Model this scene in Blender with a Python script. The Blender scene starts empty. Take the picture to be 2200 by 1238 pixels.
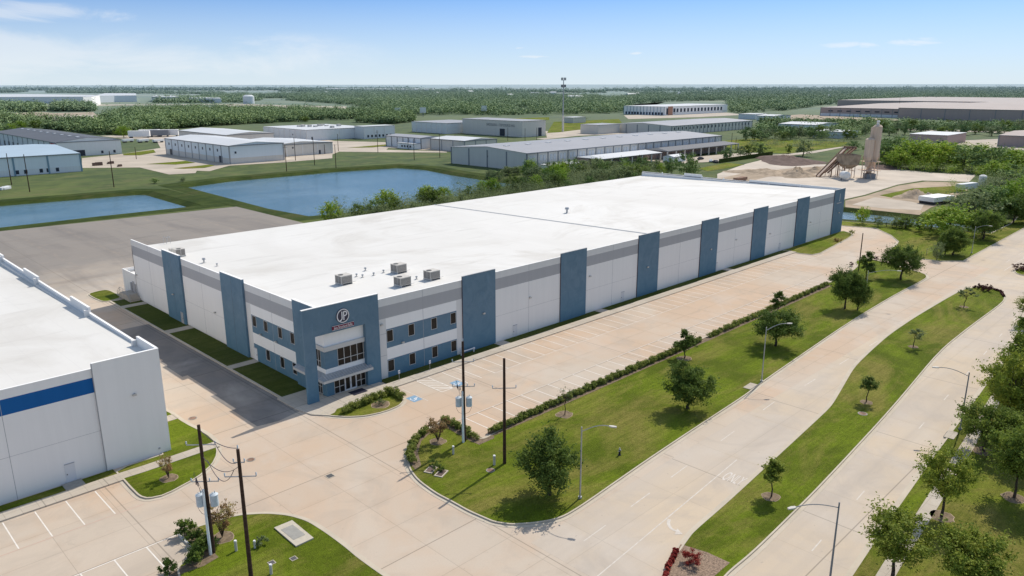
import bpy, math, random
import numpy as np
from mathutils import Vector, Matrix
from mathutils.geometry import tessellate_polygon, delaunay_2d_cdt
SC = bpy.context.scene
COL = SC.collection
R = math.radians
# ------------------------------------------------------------------ materials
class NT:
    """small wrapper for building node trees"""
    def __init__(s, tree): s.t = tree; s.n = tree.nodes; s.l = tree.links
    def new(s, typ, **kw):
        n = s.n.new(typ)
        for k, v in kw.items(): setattr(n, k, v)
        return n
    def put(s, node, key, v):
        sock = node.inputs[key]
        if isinstance(v, bpy.types.NodeSocket): s.l.new(v, sock)
        elif v is not None:
            if sock.type == 'RGBA' and len(v) == 3: v = (*v, 1)
            sock.default_value = v
    def math(s, op, a, b=None, c=None, clamp=False):
        n = s.new('ShaderNodeMath', operation=op, use_clamp=clamp)
        s.put(n, 0, a); s.put(n, 1, b)
        if c is not None: s.put(n, 2, c)
        return n.outputs[0]
    def vmath(s, op, a, b=None):
        n = s.new('ShaderNodeVectorMath', operation=op); s.put(n, 0, a); s.put(n, 1, b)
        return n.outputs['Value'] if op in ('LENGTH', 'DOT_PRODUCT', 'DISTANCE') else n.outputs[0]
    def mix(s, f, a, b, blend='MIX'):
        n = s.new('ShaderNodeMix', data_type='RGBA', blend_type=blend); n.clamp_factor = True
        s.put(n, 0, f); s.put(n, 6, a); s.put(n, 7, b); return n.outputs[2]
    def noise(s, vec, scale, detail=4, rough=.55, dist=0):
        n = s.new('ShaderNodeTexNoise'); s.put(n, 'Vector', vec); s.put(n, 'Scale', scale)
        s.put(n, 'Detail', detail); s.put(n, 'Roughness', rough); s.put(n, 'Distortion', dist)
        return n.outputs[0]
    def remap(s, v, a, b, c=0., d=1., smooth=False):
        n = s.new('ShaderNodeMapRange'); n.interpolation_type = 'SMOOTHSTEP' if smooth else 'LINEAR'
        s.put(n, 0, v); s.put(n, 1, a); s.put(n, 2, b); s.put(n, 3, c); s.put(n, 4, d); return n.outputs[0]
    def pos(s): return s.new('ShaderNodeNewGeometry').outputs['Position']
    def scale(s, v, xyz):
        return s.vmath('MULTIPLY', v, xyz)
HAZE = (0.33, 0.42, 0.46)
def material(name, fn, rough=.85, spec=.2, haze=False, translucent=0, metal=0):
    m = bpy.data.materials.new(name); m.use_nodes = True
    t = NT(m.node_tree); m.node_tree.nodes.clear()
    out = t.new('ShaderNodeOutputMaterial'); b = t.new('ShaderNodeBsdfPrincipled')
    col, bump = fn(t) if callable(fn) else (fn, None)
    if haze:   # air haze painted into the base colour, stronger with distance from the site
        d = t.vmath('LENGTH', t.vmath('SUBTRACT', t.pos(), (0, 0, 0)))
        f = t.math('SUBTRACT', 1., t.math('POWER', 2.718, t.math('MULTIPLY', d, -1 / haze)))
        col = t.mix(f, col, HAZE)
    t.put(b, 'Base Color', col); t.put(b, 'Roughness', rough); t.put(b, 'Specular IOR Level', spec); t.put(b, 'Metallic', metal)
    if bump is not None:
        h, strength, dist = bump
        bn = t.new('ShaderNodeBump'); t.put(bn, 'Strength', strength); t.put(bn, 'Distance', dist); t.put(bn, 'Height', h)
        t.l.new(bn.outputs[0], b.inputs['Normal'])
    sh = b.outputs[0]
    if translucent:
        tr = t.new('ShaderNodeBsdfTranslucent'); t.put(tr, 0, col)
        mx = t.new('ShaderNodeMixShader'); t.put(mx, 0, translucent); t.l.new(sh, mx.inputs[1]); t.l.new(tr.outputs[0], mx.inputs[2]); sh = mx.outputs[0]
    t.l.new(sh, out.inputs[0])
    return m
def plain(c, var=.12, sc=2.):
    def fn(t):
        n = t.noise(t.pos(), sc, 4)
        return t.mix(t.remap(n, .3, .7), tuple(v * (1 - var) for v in c), tuple(min(1, v * (1 + var)) for v in c)), None
    return fn
def concrete(base, dark, warm, slab=(6.1, 4.6), road=False, grey_north=False):
    def fn(t):
        p = t.pos()
        br = t.new('ShaderNodeTexBrick'); br.offset = 0; br.squash = 1
        t.put(br, 'Vector', p); t.put(br, 'Color1', (0, 0, 0)); t.put(br, 'Color2', (1, 1, 1)); t.put(br, 'Mortar', (.5, .5, .5))
        t.put(br, 'Scale', 1.); t.put(br, 'Mortar Size', .035); t.put(br, 'Mortar Smooth', .2); t.put(br, 'Bias', 0.); t.put(br, 'Brick Width', slab[0]); t.put(br, 'Row Height', slab[1])
        c = t.mix(t.remap(t.noise(p, .035, 5, .6, .8), .38, .62, smooth=True), base, warm)
        c = t.mix(t.remap(t.noise(p, .11, 6, .65, 1.2), .5, .75, 0, .75), c, dark)
        c = t.mix(t.remap(t.noise(t.vmath('ADD', p, (91, 33, 7)), .075, 5, .6, .5), .52, .72, 0, .5), c, (.62, .57, .51))
        n = t.vmath('LENGTH', br.outputs[0])
        c = t.mix(t.math('MULTIPLY', n, .10), c, tuple(v * .72 for v in base))
        if road:   # wheel tracks along the carriageway
            q = t.scale(p, (.02, .55, 1)); c = t.mix(t.remap(t.noise(q, 1., 4, .5), .45, .75, 0, .45), c, dark)
        if grey_north:
            y = t.new('ShaderNodeSeparateXYZ'); t.put(y, 0, p)
            yy = t.math('ADD', t.math('SUBTRACT', y.outputs[1], t.math('MULTIPLY', y.outputs[0], .15)), t.math('MULTIPLY', t.noise(p, .04, 4), 60))
            c = t.mix(t.remap(yy, 105, 150, 0, .9, True), c, (.235, .215, .195))
            st = t.noise(t.scale(p, (.12, .02, 1)), 1., 5, .6, .5); c = t.mix(t.remap(st, .48, .7, 0, .6), c, (.15, .14, .135)); s2 = t.noise(t.scale(p, (.025, .16, 1)), 1., 5, .65, .8); c = t.mix(t.remap(s2, .56, .72, 0, .5), c, (.13, .12, .115))
        c = t.mix(t.remap(t.noise(p, 7., 3, .6), .3, .7, 0, .22), c, dark)
        b2 = t.new('ShaderNodeTexBrick'); b2.offset = 0; t.put(b2, 'Vector', p); t.put(b2, 'Color1', (0, 0, 0)); t.put(b2, 'Color2', (0, 0, 0)); t.put(b2, 'Mortar', (1, 1, 1)); t.put(b2, 'Scale', 1.); t.put(b2, 'Mortar Size', .9); t.put(b2, 'Mortar Smooth', 1.); t.put(b2, 'Brick Width', slab[0]); t.put(b2, 'Row Height', slab[1])
        c = t.mix(t.math('MULTIPLY', b2.outputs[1], t.remap(t.noise(p, .3, 4, .7), .45, .7, 0, .35)), c, tuple(v * .8 for v in warm))   # stains creep in from the joints
        b3 = t.new('ShaderNodeTexBrick'); b3.offset = 0; t.put(b3, 'Vector', t.vmath('ADD', p, (5.5, 0, 0))); t.put(b3, 'Color1', (0, 0, 0)); t.put(b3, 'Color2', (0, 0, 0)); t.put(b3, 'Mortar', (1, 1, 1)); t.put(b3, 'Scale', 1.); t.put(b3, 'Mortar Size', .07); t.put(b3, 'Mortar Smooth', .3); t.put(b3, 'Brick Width', slab[0] * (2 if road else 4)); t.put(b3, 'Row Height', slab[1] * 4)
        c = t.mix(t.math('MULTIPLY', b3.outputs[1], .5), c, tuple(v * .3 for v in base))
        oil = t.noise(t.scale(p, (.5, .9, 1)), .5, 6, .7, 1.); c = t.mix(t.remap(oil, .66, .74, 0, .3), c, tuple(v * .5 for v in base))
        c = t.mix(t.math('MULTIPLY', br.outputs[1], .22 if road else .34), c, tuple(v * .38 for v in base))
        sp = t.noise(p, 2.2, 2, .5); c = t.mix(t.remap(sp, .72, .78, 0, .35), c, tuple(v * .4 for v in base))
        return c, (t.noise(p, 18., 3), .15, .02)
    return fn
def grass_col(a=(.098, .132, .010), b=(.172, .232, .014), dry=(.31, .25, .075), dryness=.5):
    def fn(t):
        p = t.pos()
        c = t.mix(t.remap(t.noise(p, .10, 5, .6, .4), .38, .62, 0, 1, True), a, b)
        c = t.mix(t.remap(t.noise(t.scale(t.vmath('ADD', p, (37, 11, 0)), (.6, 1.4, 1)), .07, 6, .7, .8), .56 - .12 * dryness, .70 - .1 * dryness, 0, .75), c, dry)
        c = t.mix(t.remap(t.noise(t.vmath('ADD', p, (7, 91, 0)), .35, 6, .75, .8), .55, .72, 0, .5), c, dry)
        w = t.new('ShaderNodeTexWave'); w.bands_direction = 'Y'; t.put(w, 'Vector', p); t.put(w, 'Scale', .16); t.put(w, 'Distortion', 1.2); t.put(w, 'Detail', 2.)
        c = t.mix(t.math('MULTIPLY', w.outputs[1], .16), c, tuple(v * .55 for v in a))     # mowing passes
        st = t.noise(t.scale(p, (.2, 3.2, 1)), 1., 3); c = t.mix(t.remap(st, .45, .7, 0, .35), c, tuple(v * .6 for v in a))
        c = t.mix(t.remap(t.noise(p, 3.2, 4, .7), .38, .72, 0, .55), c, tuple(v * .42 for v in a))
        c = t.mix(t.remap(t.noise(p, 9., 3, .7), .5, .8, 0, .5), c, tuple(min(1, v * 1.45) for v in b))
        return c, (t.noise(p, 9., 4, .7), .9, .15)
    return fn
def far_ground(t):
    p = t.pos()
    d = t.vmath('LENGTH', p)
    near, _ = grass_col((.055, .085, .016), (.115, .15, .03), (.20, .18, .07), .3)(t)
    fld = t.new('ShaderNodeTexVoronoi'); t.put(fld, 'Vector', t.scale(p, (.0009, .0016, 1))); t.put(fld, 'Scale', 1.)
    f2 = t.new('ShaderNodeSeparateColor'); t.put(f2, 0, fld.outputs['Color'])
    farm = t.mix(t.remap(f2.outputs[0], .3, .9), (.10, .145, .06), (.22, .23, .11))
    farm = t.mix(t.remap(t.noise(t.scale(p, (1, 1, 1)), .0016, 8, .7), .45, .55, 0, .95), farm, (.10, .14, .065))
    farm = t.mix(t.remap(f2.outputs[1], .86, .9, 0, .6), farm, (.32, .29, .22))
    c = t.mix(t.remap(d, 700, 1600, 0, 1, True), near, farm)
    c = t.mix(t.remap(t.noise(p, .006, 5, .6), .4, .7, 0, .5, True), c, (.15, .17, .03))
    return c, None
def water_col(t):
    p = t.pos()
    n = t.noise(t.scale(p, (.5, 1.1, 1)), .9, 5, .7)
    big = t.noise(t.scale(p, (.010, .022, 1)), 1., 5, .65, .6)
    fine = t.noise(t.scale(p, (.35, .8, 1)), 1., 4, .7)
    c = t.mix(t.remap(big, .38, .62, 0, 1, True), (.035, .115, .155), (.11, .20, .245))
    return t.mix(t.remap(fine, .4, .7, 0, .35), c, (.20, .29, .33)), (n, .7, .18)
def wall_col(c, streak=.10):
    def fn(t):
        p = t.pos()
        s = t.noise(t.scale(p, (1.2, 1.2, .06)), 1.1, 4, .6)
        k = t.mix(t.remap(s, .35, .75, 0, 1), c, tuple(v * (1 - streak) for v in c))
        b = t.noise(p, .35, 4, .6); k = t.mix(t.remap(b, .4, .75, 0, .5), k, tuple(v * (1 - streak) for v in c))
        z = t.new('ShaderNodeSeparateXYZ'); t.put(z, 0, p)
        k = t.mix(t.remap(t.math('ADD', z.outputs[2], t.math('MULTIPLY', s, .6)), .2, .9, .22, 0), k, (.25, .22, .18))
        return k, (t.noise(p, 14., 3), .12, .01)
    return fn
def blue_wall(t):
    p = t.pos()
    k = t.mix(t.remap(t.noise(p, .45, 5, .65, 1.), .35, .7), (.125, .205, .275), (.165, .25, .32))
    k = t.mix(t.remap(t.noise(t.scale(p, (1, 1, .35)), .9, 5, .7, 1.5), .58, .74, 0, .4), k, (.21, .34, .45))
    z = t.new('ShaderNodeSeparateXYZ'); t.put(z, 0, p)
    k = t.mix(t.remap(z.outputs[2], 0, 7, .4, 0), k, (.05, .20, .32))
    return k, (t.noise(p, 12., 3), .12, .01)
def roof_white(t):
    p = t.pos()
    k = t.mix(t.remap(t.noise(t.scale(p, (.05, .012, 1)), 1., 5, .6, .6), .35, .7), (.76, .745, .71), (.68, .66, .62))
    br = t.new('ShaderNodeTexBrick'); br.offset = .5
    t.put(br, 'Vector', p); t.put(br, 'Color1', (0, 0, 0)); t.put(br, 'Color2', (1, 1, 1)); t.put(br, 'Mortar', (0, 0, 0)); t.put(br, 'Scale', 1.); t.put(br, 'Mortar Size', .03)
    t.put(br, 'Brick Width', 3.05); t.put(br, 'Row Height', 30.); t.put(br, 'Mortar Smooth', .1)
    k = t.mix(t.math('MULTIPLY', br.outputs[1], .16), k, (.42, .42, .42))
    q = t.noise(t.scale(p, (.05, .35, 1)), 1., 5, .65, .8); k = t.mix(t.remap(q, .56, .74, 0, .5), k, (.52, .50, .46))
    bl = t.noise(t.scale(p, (.03, .03, 1)), 1., 6, .65, 1.5); k = t.mix(t.remap(bl, .52, .66, 0, .55), k, (.55, .52, .47))
    k = t.mix(t.remap(t.noise(p, .5, 5, .7), .6, .8, 0, .25), k, (.45, .44, .42))
    return k, None
def metal_roof(c, axis='x'):
    def fn(t):
        p = t.pos(); w = t.new('ShaderNodeTexWave'); w.bands_direction = 'X' if axis == 'x' else 'Y'
        t.put(w, 'Vector', p); t.put(w, 'Scale', .35); 
        k = t.mix(t.math('MULTIPLY', w.outputs[1], .18), c, tuple(v * .6 for v in c))
        k = t.mix(t.remap(t.noise(p, .05, 4), .4, .7, 0, .4), k, tuple(v * .7 for v in c))
        return k, None
    return fn
def leaves(dark, mid, light, k=2.75, soft=0):
    dark, mid, light = [tuple(min(.6, v * k) for v in c) for c in (dark, mid, light)]
    def fn(t):
        g = t.new('ShaderNodeNewGeometry')
        ri = g.outputs['Random Per Island']
        oi = t.new('ShaderNodeObjectInfo').outputs['Random']
        c = t.mix(t.math('ADD', t.math('MULTIPLY', ri, 1 - soft), soft * .6), dark, mid)
        c = t.mix(t.remap(t.noise(g.outputs['Position'], 1.1, 3, .6), .42, .66, 0, .9), c, light)
        c = t.mix(t.remap(t.noise(g.outputs['Position'], .012, 3, .6), .4, .6, 0, .55), c, dark)
        c = t.mix(t.math('MULTIPLY', oi, .35), c, tuple(v * .55 for v in mid))
        return c, None
    return fn
M = {}
def mats():
    M['pave'] = material('concrete_paving', concrete((.58, .49, .395), (.43, .365, .30), (.59, .435, .31)), .9)
    M['road'] = material('concrete_road', concrete((.57, .49, .405), (.43, .375, .32), (.62, .50, .36), (12., 8.), True), .9)
    M['court'] = material('court_concrete', concrete((.53, .46, .38), (.38, .34, .30), (.53, .43, .33), (12., 12.), False, True), .9)
    M['lane'] = material('painted_lane_shade', concrete((.23, .215, .205), (.17, .16, .155), (.28, .245, .215), (6.1, 5.2)), .9)  # paving tone darkened to carry the warehouse's shade in its colour
    M['walk'] = material('sidewalk_concrete', concrete((.54, .48, .40), (.40, .36, .31), (.52, .45, .36), (1.5, 1.5)), .9)
    M['kerb'] = material('kerb_concrete', plain((.54, .475, .38), .08, .5), .9)
    M['pad'] = material('pad_concrete', plain((.52, .47, .38), .1), .9)
    M['grate'] = material('pad_cover', plain((.33, .32, .29), .1), .8)
    M['grass'] = material('mown_grass', grass_col(dryness=.75), .95, .1)
    M['grass_shade'] = material('shaded_grass', grass_col((.075, .10, .015), (.11, .13, .03), (.12, .12, .05), .2), .95, .1)  # darker copy of the grass, wall shade put into its colour
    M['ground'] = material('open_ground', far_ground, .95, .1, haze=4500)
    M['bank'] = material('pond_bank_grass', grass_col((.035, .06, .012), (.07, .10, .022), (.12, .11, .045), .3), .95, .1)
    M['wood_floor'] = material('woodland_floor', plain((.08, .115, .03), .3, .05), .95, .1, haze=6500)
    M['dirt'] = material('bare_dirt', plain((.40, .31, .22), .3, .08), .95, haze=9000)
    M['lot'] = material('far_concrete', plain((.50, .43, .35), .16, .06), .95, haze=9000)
    M['yard'] = material('yard_concrete', plain((.56, .49, .41), .16, .07), .95)
    M['gravel'] = material('gravel_mound', plain((.38, .30, .22), .3, .5), .95)
    M['pebble'] = material('pebble_bed', plain((.27, .195, .14), .5, 6.), .95)
    M['darksoil'] = material('dark_soil', plain((.14, .10, .085), .3, .4), .95)
    M['mulch'] = material('mulch', plain((.20, .15, .10), .35, 3.), .95)
    M['water'] = material('pond_water', water_col, .12, .5)
    M['white'] = material('white_wall', wall_col((.88, .865, .84), .05))
    M['white2'] = material('bright_white_wall', wall_col((.92, .91, .89), .04))
    M['lgrey'] = material('light_grey_wall', wall_col((.75, .74, .72), .05))
    M['grey'] = material('grey_band', wall_col((.45, .45, .46), .05))
    M['blue'] = material('blue_pilaster', blue_wall)
    M['royal'] = material('royal_blue_band', wall_col((.012, .12, .36), .1))
    M['joint'] = material('wall_joint', (.40, .40, .41))
    M['roof'] = material('white_membrane_roof', roof_white, .7)
    M['roofedge'] = material('roof_joint', (.60, .59, .57))
    M['alu'] = material('pale_frame', (.60, .59, .57), .5)
    M['glass'] = material('brown_glass', plain((.020, .017, .015), .3, .8), .3, .25)
    M['black'] = material('black_mat', (.03, .03, .05), .8)
    M['door'] = material('white_door', (.74, .74, .75), .6)
    M['fan'] = material('dark_louvre', (.10, .10, .10), .6)
    M['coil'] = material('coil_grille', plain((.26, .24, .22), .3, 9.), .6)
    M['hvac'] = material('cream_cabinet', plain((.58, .55, .50), .1, 2.), .6)
    M['galv'] = material('galvanised_steel', plain((.42, .43, .44), .15, 3.), .45, .5, metal=.4)
    M['trafo'] = material('transformer_paint', plain((.55, .62, .67), .1, 3.), .5)
    M['pole'] = material('brown_utility_wood', plain((.060, .036, .026), .35, 4.), .9)
    M['paint'] = material('worn_white_paint', lambda t: (t.mix(t.remap(t.noise(t.pos(), 1.7, 5, .7), .35, .75, 0, .5), (.82, .78, .72), (.58, .50, .42)), None), .8)
    M['paintred'] = material('faded_red_paint', lambda t: (t.mix(t.remap(t.noise(t.pos(), 1.1, 5, .7), .3, .7, 0, .9), (.60, .40, .32), (.50, .42, .34)), None), .8)
    M['paintfaint'] = material('faded_white_paint', lambda t: (t.mix(t.remap(t.noise(t.pos(), 1.5, 5, .7), .35, .75, .3, .9), (.76, .72, .66), (.50, .43, .36)), None), .8)
    M['paintword'] = material('worn_word_paint', plain((.66, .61, .555), .1, 2.), .8)
    M['paintblue'] = material('blue_sign_paint', plain((.22, .36, .50), .12, 3.), .8)
    M['sign'] = material('sign_dark', (.075, .065, .09), .5)
    M['signwhite'] = material('sign_white', (.85, .83, .83), .5)
    M['signred'] = material('sign_red', (.20, .022, .05), .5)
    M['bark'] = material('bark', plain((.085, .065, .05), .3, 5.), .95)
    M['oak'] = material('oak_leaves', leaves((.026, .045, .010), (.062, .090, .016), (.125, .165, .03)), .75, .25, translucent=.32)
    M['elm'] = material('light_leaves', leaves((.055, .08, .012), (.14, .165, .02), (.24, .26, .035), 2.6), .75, .25, translucent=.28)
    M['midleaf'] = material('mid_leaves', leaves((.035, .058, .012), (.085, .115, .018), (.17, .20, .033)), .75, .25, translucent=.34)
    M['yellow'] = material('bright_leaves', leaves((.05, .10, .012), (.13, .20, .02), (.24, .32, .035)), .75, .25, translucent=.28)
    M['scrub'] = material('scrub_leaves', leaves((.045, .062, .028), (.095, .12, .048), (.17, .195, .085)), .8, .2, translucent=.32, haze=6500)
    M['rust'] = material('tan_leaves', leaves((.08, .045, .02), (.18, .11, .05), (.26, .21, .09)), .8, .2, translucent=.2)
    M['redleaf'] = material('red_leaves', leaves((.06, .007, .007), (.16, .014, .012), (.28, .045, .03)), .8, .2, translucent=.2)
    M['maroon'] = material('maroon_leaves', leaves((.03, .012, .012), (.06, .024, .022), (.09, .04, .035)), .8, .2, translucent=.1)
    M['hedge'] = material('hedge_leaves', leaves((.040, .058, .010), (.095, .115, .018), (.20, .195, .05)), .8, .2, translucent=.2)
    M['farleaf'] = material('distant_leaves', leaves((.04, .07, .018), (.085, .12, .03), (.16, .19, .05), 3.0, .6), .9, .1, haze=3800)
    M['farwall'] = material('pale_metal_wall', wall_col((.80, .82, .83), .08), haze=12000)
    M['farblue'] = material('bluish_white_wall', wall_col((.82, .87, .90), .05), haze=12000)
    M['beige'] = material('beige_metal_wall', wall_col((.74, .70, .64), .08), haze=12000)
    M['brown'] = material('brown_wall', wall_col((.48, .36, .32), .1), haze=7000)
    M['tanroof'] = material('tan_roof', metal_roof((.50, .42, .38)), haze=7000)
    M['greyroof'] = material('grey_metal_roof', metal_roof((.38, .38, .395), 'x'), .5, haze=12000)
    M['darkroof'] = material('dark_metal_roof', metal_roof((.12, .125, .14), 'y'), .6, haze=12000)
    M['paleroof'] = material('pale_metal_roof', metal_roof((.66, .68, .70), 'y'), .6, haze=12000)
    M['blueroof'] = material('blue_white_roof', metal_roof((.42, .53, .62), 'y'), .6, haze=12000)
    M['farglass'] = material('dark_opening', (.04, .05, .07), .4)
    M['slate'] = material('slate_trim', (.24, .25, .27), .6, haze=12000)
    M['stripe'] = material('blue_pier', (.22, .33, .41), .7)
    M['silo'] = material('dusty_silo_steel', wall_col((.74, .58, .46), .22))
    M['rustm'] = material('rusty_steel', plain((.26, .165, .12), .4, 1.5), .9)
    M['tank'] = material('white_tank', plain((.78, .78, .75), .08, 1.), .5)
    M['redsign'] = material('red_sign', (.42, .035, .06), .5)
    M['brick'] = material('orange_brick', plain((.45, .22, .14), .1, 1.), .8, haze=9000)
    M['truck'] = material('dark_vehicle', (.07, .07, .08), .4)
mats()
# ------------------------------------------------------------------ mesh helpers
class MB:
    """collects shapes and links them as one mesh object"""
    def __init__(s): s.v = []; s.f = []; s.m = []; s.names = []
    def mi(s, m):
        if m not in s.names: s.names.append(m)
        return s.names.index(m)
    def add(s, vs, fs, m):
        o = len(s.v); s.v += [tuple(v) for v in vs]; k = s.mi(m)
        for f in fs: s.f.append(tuple(i + o for i in f)); s.m.append(k)
    def quad(s, a, b, c, d, m): s.add([a, b, c, d], [(0, 1, 2, 3)], m)
    def box(s, x0, x1, y0, y1, z0, z1, m, top=None):
        v = [(x0, y0, z0), (x1, y0, z0), (x1, y1, z0), (x0, y1, z0), (x0, y0, z1), (x1, y0, z1), (x1, y1, z1), (x0, y1, z1)]
        s.add(v, [(0, 3, 2, 1), (0, 1, 5, 4), (1, 2, 6, 5), (2, 3, 7, 6), (3, 0, 4, 7)], m); s.add(v[4:], [(0, 1, 2, 3)], top or m)
    def prism(s, poly, z0, z1, m, top=None):
        n = len(poly)
        if area(poly) < 0: poly = poly[::-1]
        s.add([(x, y, z0) for x, y in poly] + [(x, y, z1) for x, y in poly], [(i, (i + 1) % n, n + (i + 1) % n, n + i) for i in range(n)], m)
        s.sheet(poly, z1, top or m)
    def sheet(s, poly, z, m):
        if area(poly) < 0: poly = poly[::-1]
        tri = tessellate_polygon([[Vector((x, y, 0)) for x, y in poly]])
        fs = []
        for t in tri:
            a, b, c = [poly[i] for i in t]
            cr = (b[0] - a[0]) * (c[1] - a[1]) - (b[1] - a[1]) * (c[0] - a[0])
            fs.append(t if cr > 0 else t[::-1])
        s.add([(x, y, z) for x, y in poly], fs, m)
    def tube(s, p0, p1, r0, r1, m, n=8, caps=True):
        p0, p1 = Vector(p0), Vector(p1); d = (p1 - p0).normalized()
        a = d.orthogonal().normalized(); b = d.cross(a); v = []
        for p, r in ((p0, r0), (p1, r1)):
            for i in range(n):
                t = 2 * math.pi * i / n; v.append(p + (a * math.cos(t) + b * math.sin(t)) * r)
        fs = [(i, (i + 1) % n, n + (i + 1) % n, n + i) for i in range(n)]
        if caps: fs += [tuple(range(n - 1, -1, -1)), tuple(range(n, 2 * n))]
        s.add(v, fs, m)
    def path(s, pts, r, m, n=5):
        for a, b in zip(pts, pts[1:]): s.tube(a, b, r, r, m, n, True)
    def build(s, name, parent=None, smooth=False):
        me = bpy.data.meshes.new(name); me.from_pydata(s.v, [], s.f)
        for nm in s.names: me.materials.append(M[nm])
        me.polygons.foreach_set('material_index', s.m)
        if smooth: me.polygons.foreach_set('use_smooth', [True] * len(s.f))
        me.update()
        o = bpy.data.objects.new(name, me); COL.objects.link(o)
        if parent: o.parent = parent
        return o
def area(p): return .5 * sum(p[i - 1][0] * p[i][1] - p[i][0] * p[i - 1][1] for i in range(len(p)))
def tag(o, label=None, cat=None, group=None, kind=None):
    if label: o['label'] = label
    if cat: o['category'] = cat
    if group: o['group'] = group
    if kind: o['kind'] = kind
    return o
def empty(name, loc=(0, 0, 0), rz=0, label=None, cat=None, group=None):
    o = bpy.data.objects.new(name, None); COL.objects.link(o); o.location = loc; o.rotation_euler.z = rz
    return tag(o, label, cat, group)
def copy_tree(o, parent=None):
    c = o.copy(); COL.objects.link(c)
    if parent: c.parent = parent
    for ch in list(o.children): copy_tree(ch, c)
    return c
def chaikin(p, it=2, closed=True):
    for _ in range(it):
        q = []; n = len(p)
        for i in range(n if closed else n - 1):
            a, b = p[i], p[(i + 1) % n]
            q += [(a[0] * .8 + b[0] * .2, a[1] * .8 + b[1] * .2), (a[0] * .2 + b[0] * .8, a[1] * .2 + b[1] * .8)]
        p = q
    return p
def offset(p, d, closed=True):
    """offset a polyline to its left by d"""
    n = len(p); out = []
    for i in range(n):
        a = p[i - 1] if closed or i else None; b = p[i]; c = p[(i + 1) % n] if closed or i < n - 1 else None
        ns = []
        for u, w in ((a, b), (b, c)):
            if u is None or w is None: continue
            dx, dy = w[0] - u[0], w[1] - u[1]; l = math.hypot(dx, dy) or 1; ns.append((-dy / l, dx / l))
        nx = sum(k[0] for k in ns) / len(ns); ny = sum(k[1] for k in ns) / len(ns); l2 = max(nx * nx + ny * ny, .3)
        out.append((b[0] + nx * d / l2, b[1] + ny * d / l2))
    return out
def strip(mb, pts, w, z0, z1, m, closed=False):
    """raised band of width w to the left of pts"""
    q = offset(pts, w, closed); n = len(pts)
    for i in range(n if closed else n - 1):
        j = (i + 1) % n; a, b, c, d = pts[i], pts[j], q[j], q[i]
        mb.add([(*a, z0), (*b, z0), (*c, z0), (*d, z0), (*a, z1), (*b, z1), (*c, z1), (*d, z1)], [(4, 5, 6, 7), (0, 1, 5, 4), (2, 3, 7, 6), (1, 2, 6, 5), (3, 0, 4, 7)], m)
def line(mb, a, b, w, z, m):
    d = Vector((b[0] - a[0], b[1] - a[1])); n = Vector((-d.y, d.x)).normalized() * w / 2
    mb.quad((a[0] - n.x, a[1] - n.y, z), (b[0] - n.x, b[1] - n.y, z), (b[0] + n.x, b[1] + n.y, z), (a[0] + n.x, a[1] + n.y, z), m)
def inside(x, y, p):
    r = False; j = len(p) - 1
    for i in range(len(p)):
        if (p[i][1] > y) != (p[j][1] > y) and x < (p[j][0] - p[i][0]) * (y - p[i][1]) / (p[j][1] - p[i][1]) + p[i][0]: r = not r
        j = i
    return r
def scatter(poly, n, rnd, mind=0, avoid=()):
    xs = [p[0] for p in poly]; ys = [p[1] for p in poly]; out = []; tries = 0
    while len(out) < n and tries < n * 60:
        tries += 1; x = rnd.uniform(min(xs), max(xs)); y = rnd.uniform(min(ys), max(ys))
        if not inside(x, y, poly) or any(inside(x, y, a) for a in avoid): continue
        if mind and any((x - a) ** 2 + (y - b) ** 2 < mind * mind for a, b in out): continue
        out.append((x, y))
    return out
# ------------------------------------------------------------------ ground, water, paving
POND_W = [(11.47, 239.68), (56.6, 234.81), (59.1, 232.28), (57.88, 186.58), (26.91, 187.45), (0.4, 186.98)] + [(-40, 190), (-40, 243)]
POND_E = [(82.43, 242.9), (104.5, 249.25), (159.82, 248.37), (191.04, 241.58), (195.24, 224.52), (189.74, 197.7), (187.23, 171.3)] + [(186, 150), (150, 140), (100, 133), (80, 138)] + [(78.45, 158.4)]
CANAL = [(190, 34), (196, 9), (201, -12.4), (203, -30), (216, -30), (216, -7), (214, 16), (210, 38)]
def ground():
    Rr = 60000
    rings = []; vs = []; es = []
    def ring(p):
        o = len(vs); vs.extend(Vector(q) for q in p); es.extend((o + i, o + (i + 1) % len(p)) for i in range(len(p)))
    ring([(Rr * math.cos(2 * math.pi * i / 24), Rr * math.sin(2 * math.pi * i / 24)) for i in range(24)])
    banks = []
    for w, wd in ((POND_W, 4), (POND_E, 4), (CANAL, 2.5)):
        if area(w) < 0: w.reverse()
        b = offset(w, -wd); banks.append(b); ring(b)
    ov, oe, of, *_ = delaunay_2d_cdt(vs, es, [], 1, 1e-4)
    mb = MB(); fs = []
    for f in of:
        c = sum((ov[i] for i in f), Vector((0, 0))) / len(f)
        if any(inside(c.x, c.y, b) for b in banks): continue
        a, b2, c2 = [ov[i] for i in f]
        fs.append(f if (b2 - a).cross(c2 - a) > 0 else f[::-1])
    mb.add([(v.x, v.y, -.08) for v in ov], fs, 'ground')
    tag(mb.build('ground'), kind='structure')
    for nm, w, b in (('pond_bank', POND_W, banks[0]), ('pond_bank', POND_E, banks[1]), ('canal_bank', CANAL, banks[2])):
        m2 = MB(); n = len(w)
        for i in range(n):
            j = (i + 1) % n; m2.quad((*b[i], -.08), (*b[j], -.08), (*w[j], -1.6), (*w[i], -1.6), 'bank')
        # mown dark rim around the water, laid on the ground
        o = offset(b, -7 if nm == 'pond_bank' else -3)
        for i in range(n):
            j = (i + 1) % n; m2.quad((*o[i], -.04), (*o[j], -.04), (*b[j], -.04), (*b[i], -.04), 'bank')
        tag(m2.build(nm), kind='structure')
        m3 = MB(); m3.sheet(offset(w, -.9), -1.2, 'water'); tag(m3.build('pond_water' if nm == 'pond_bank' else 'canal_water'), kind='structure')
ground()
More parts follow.
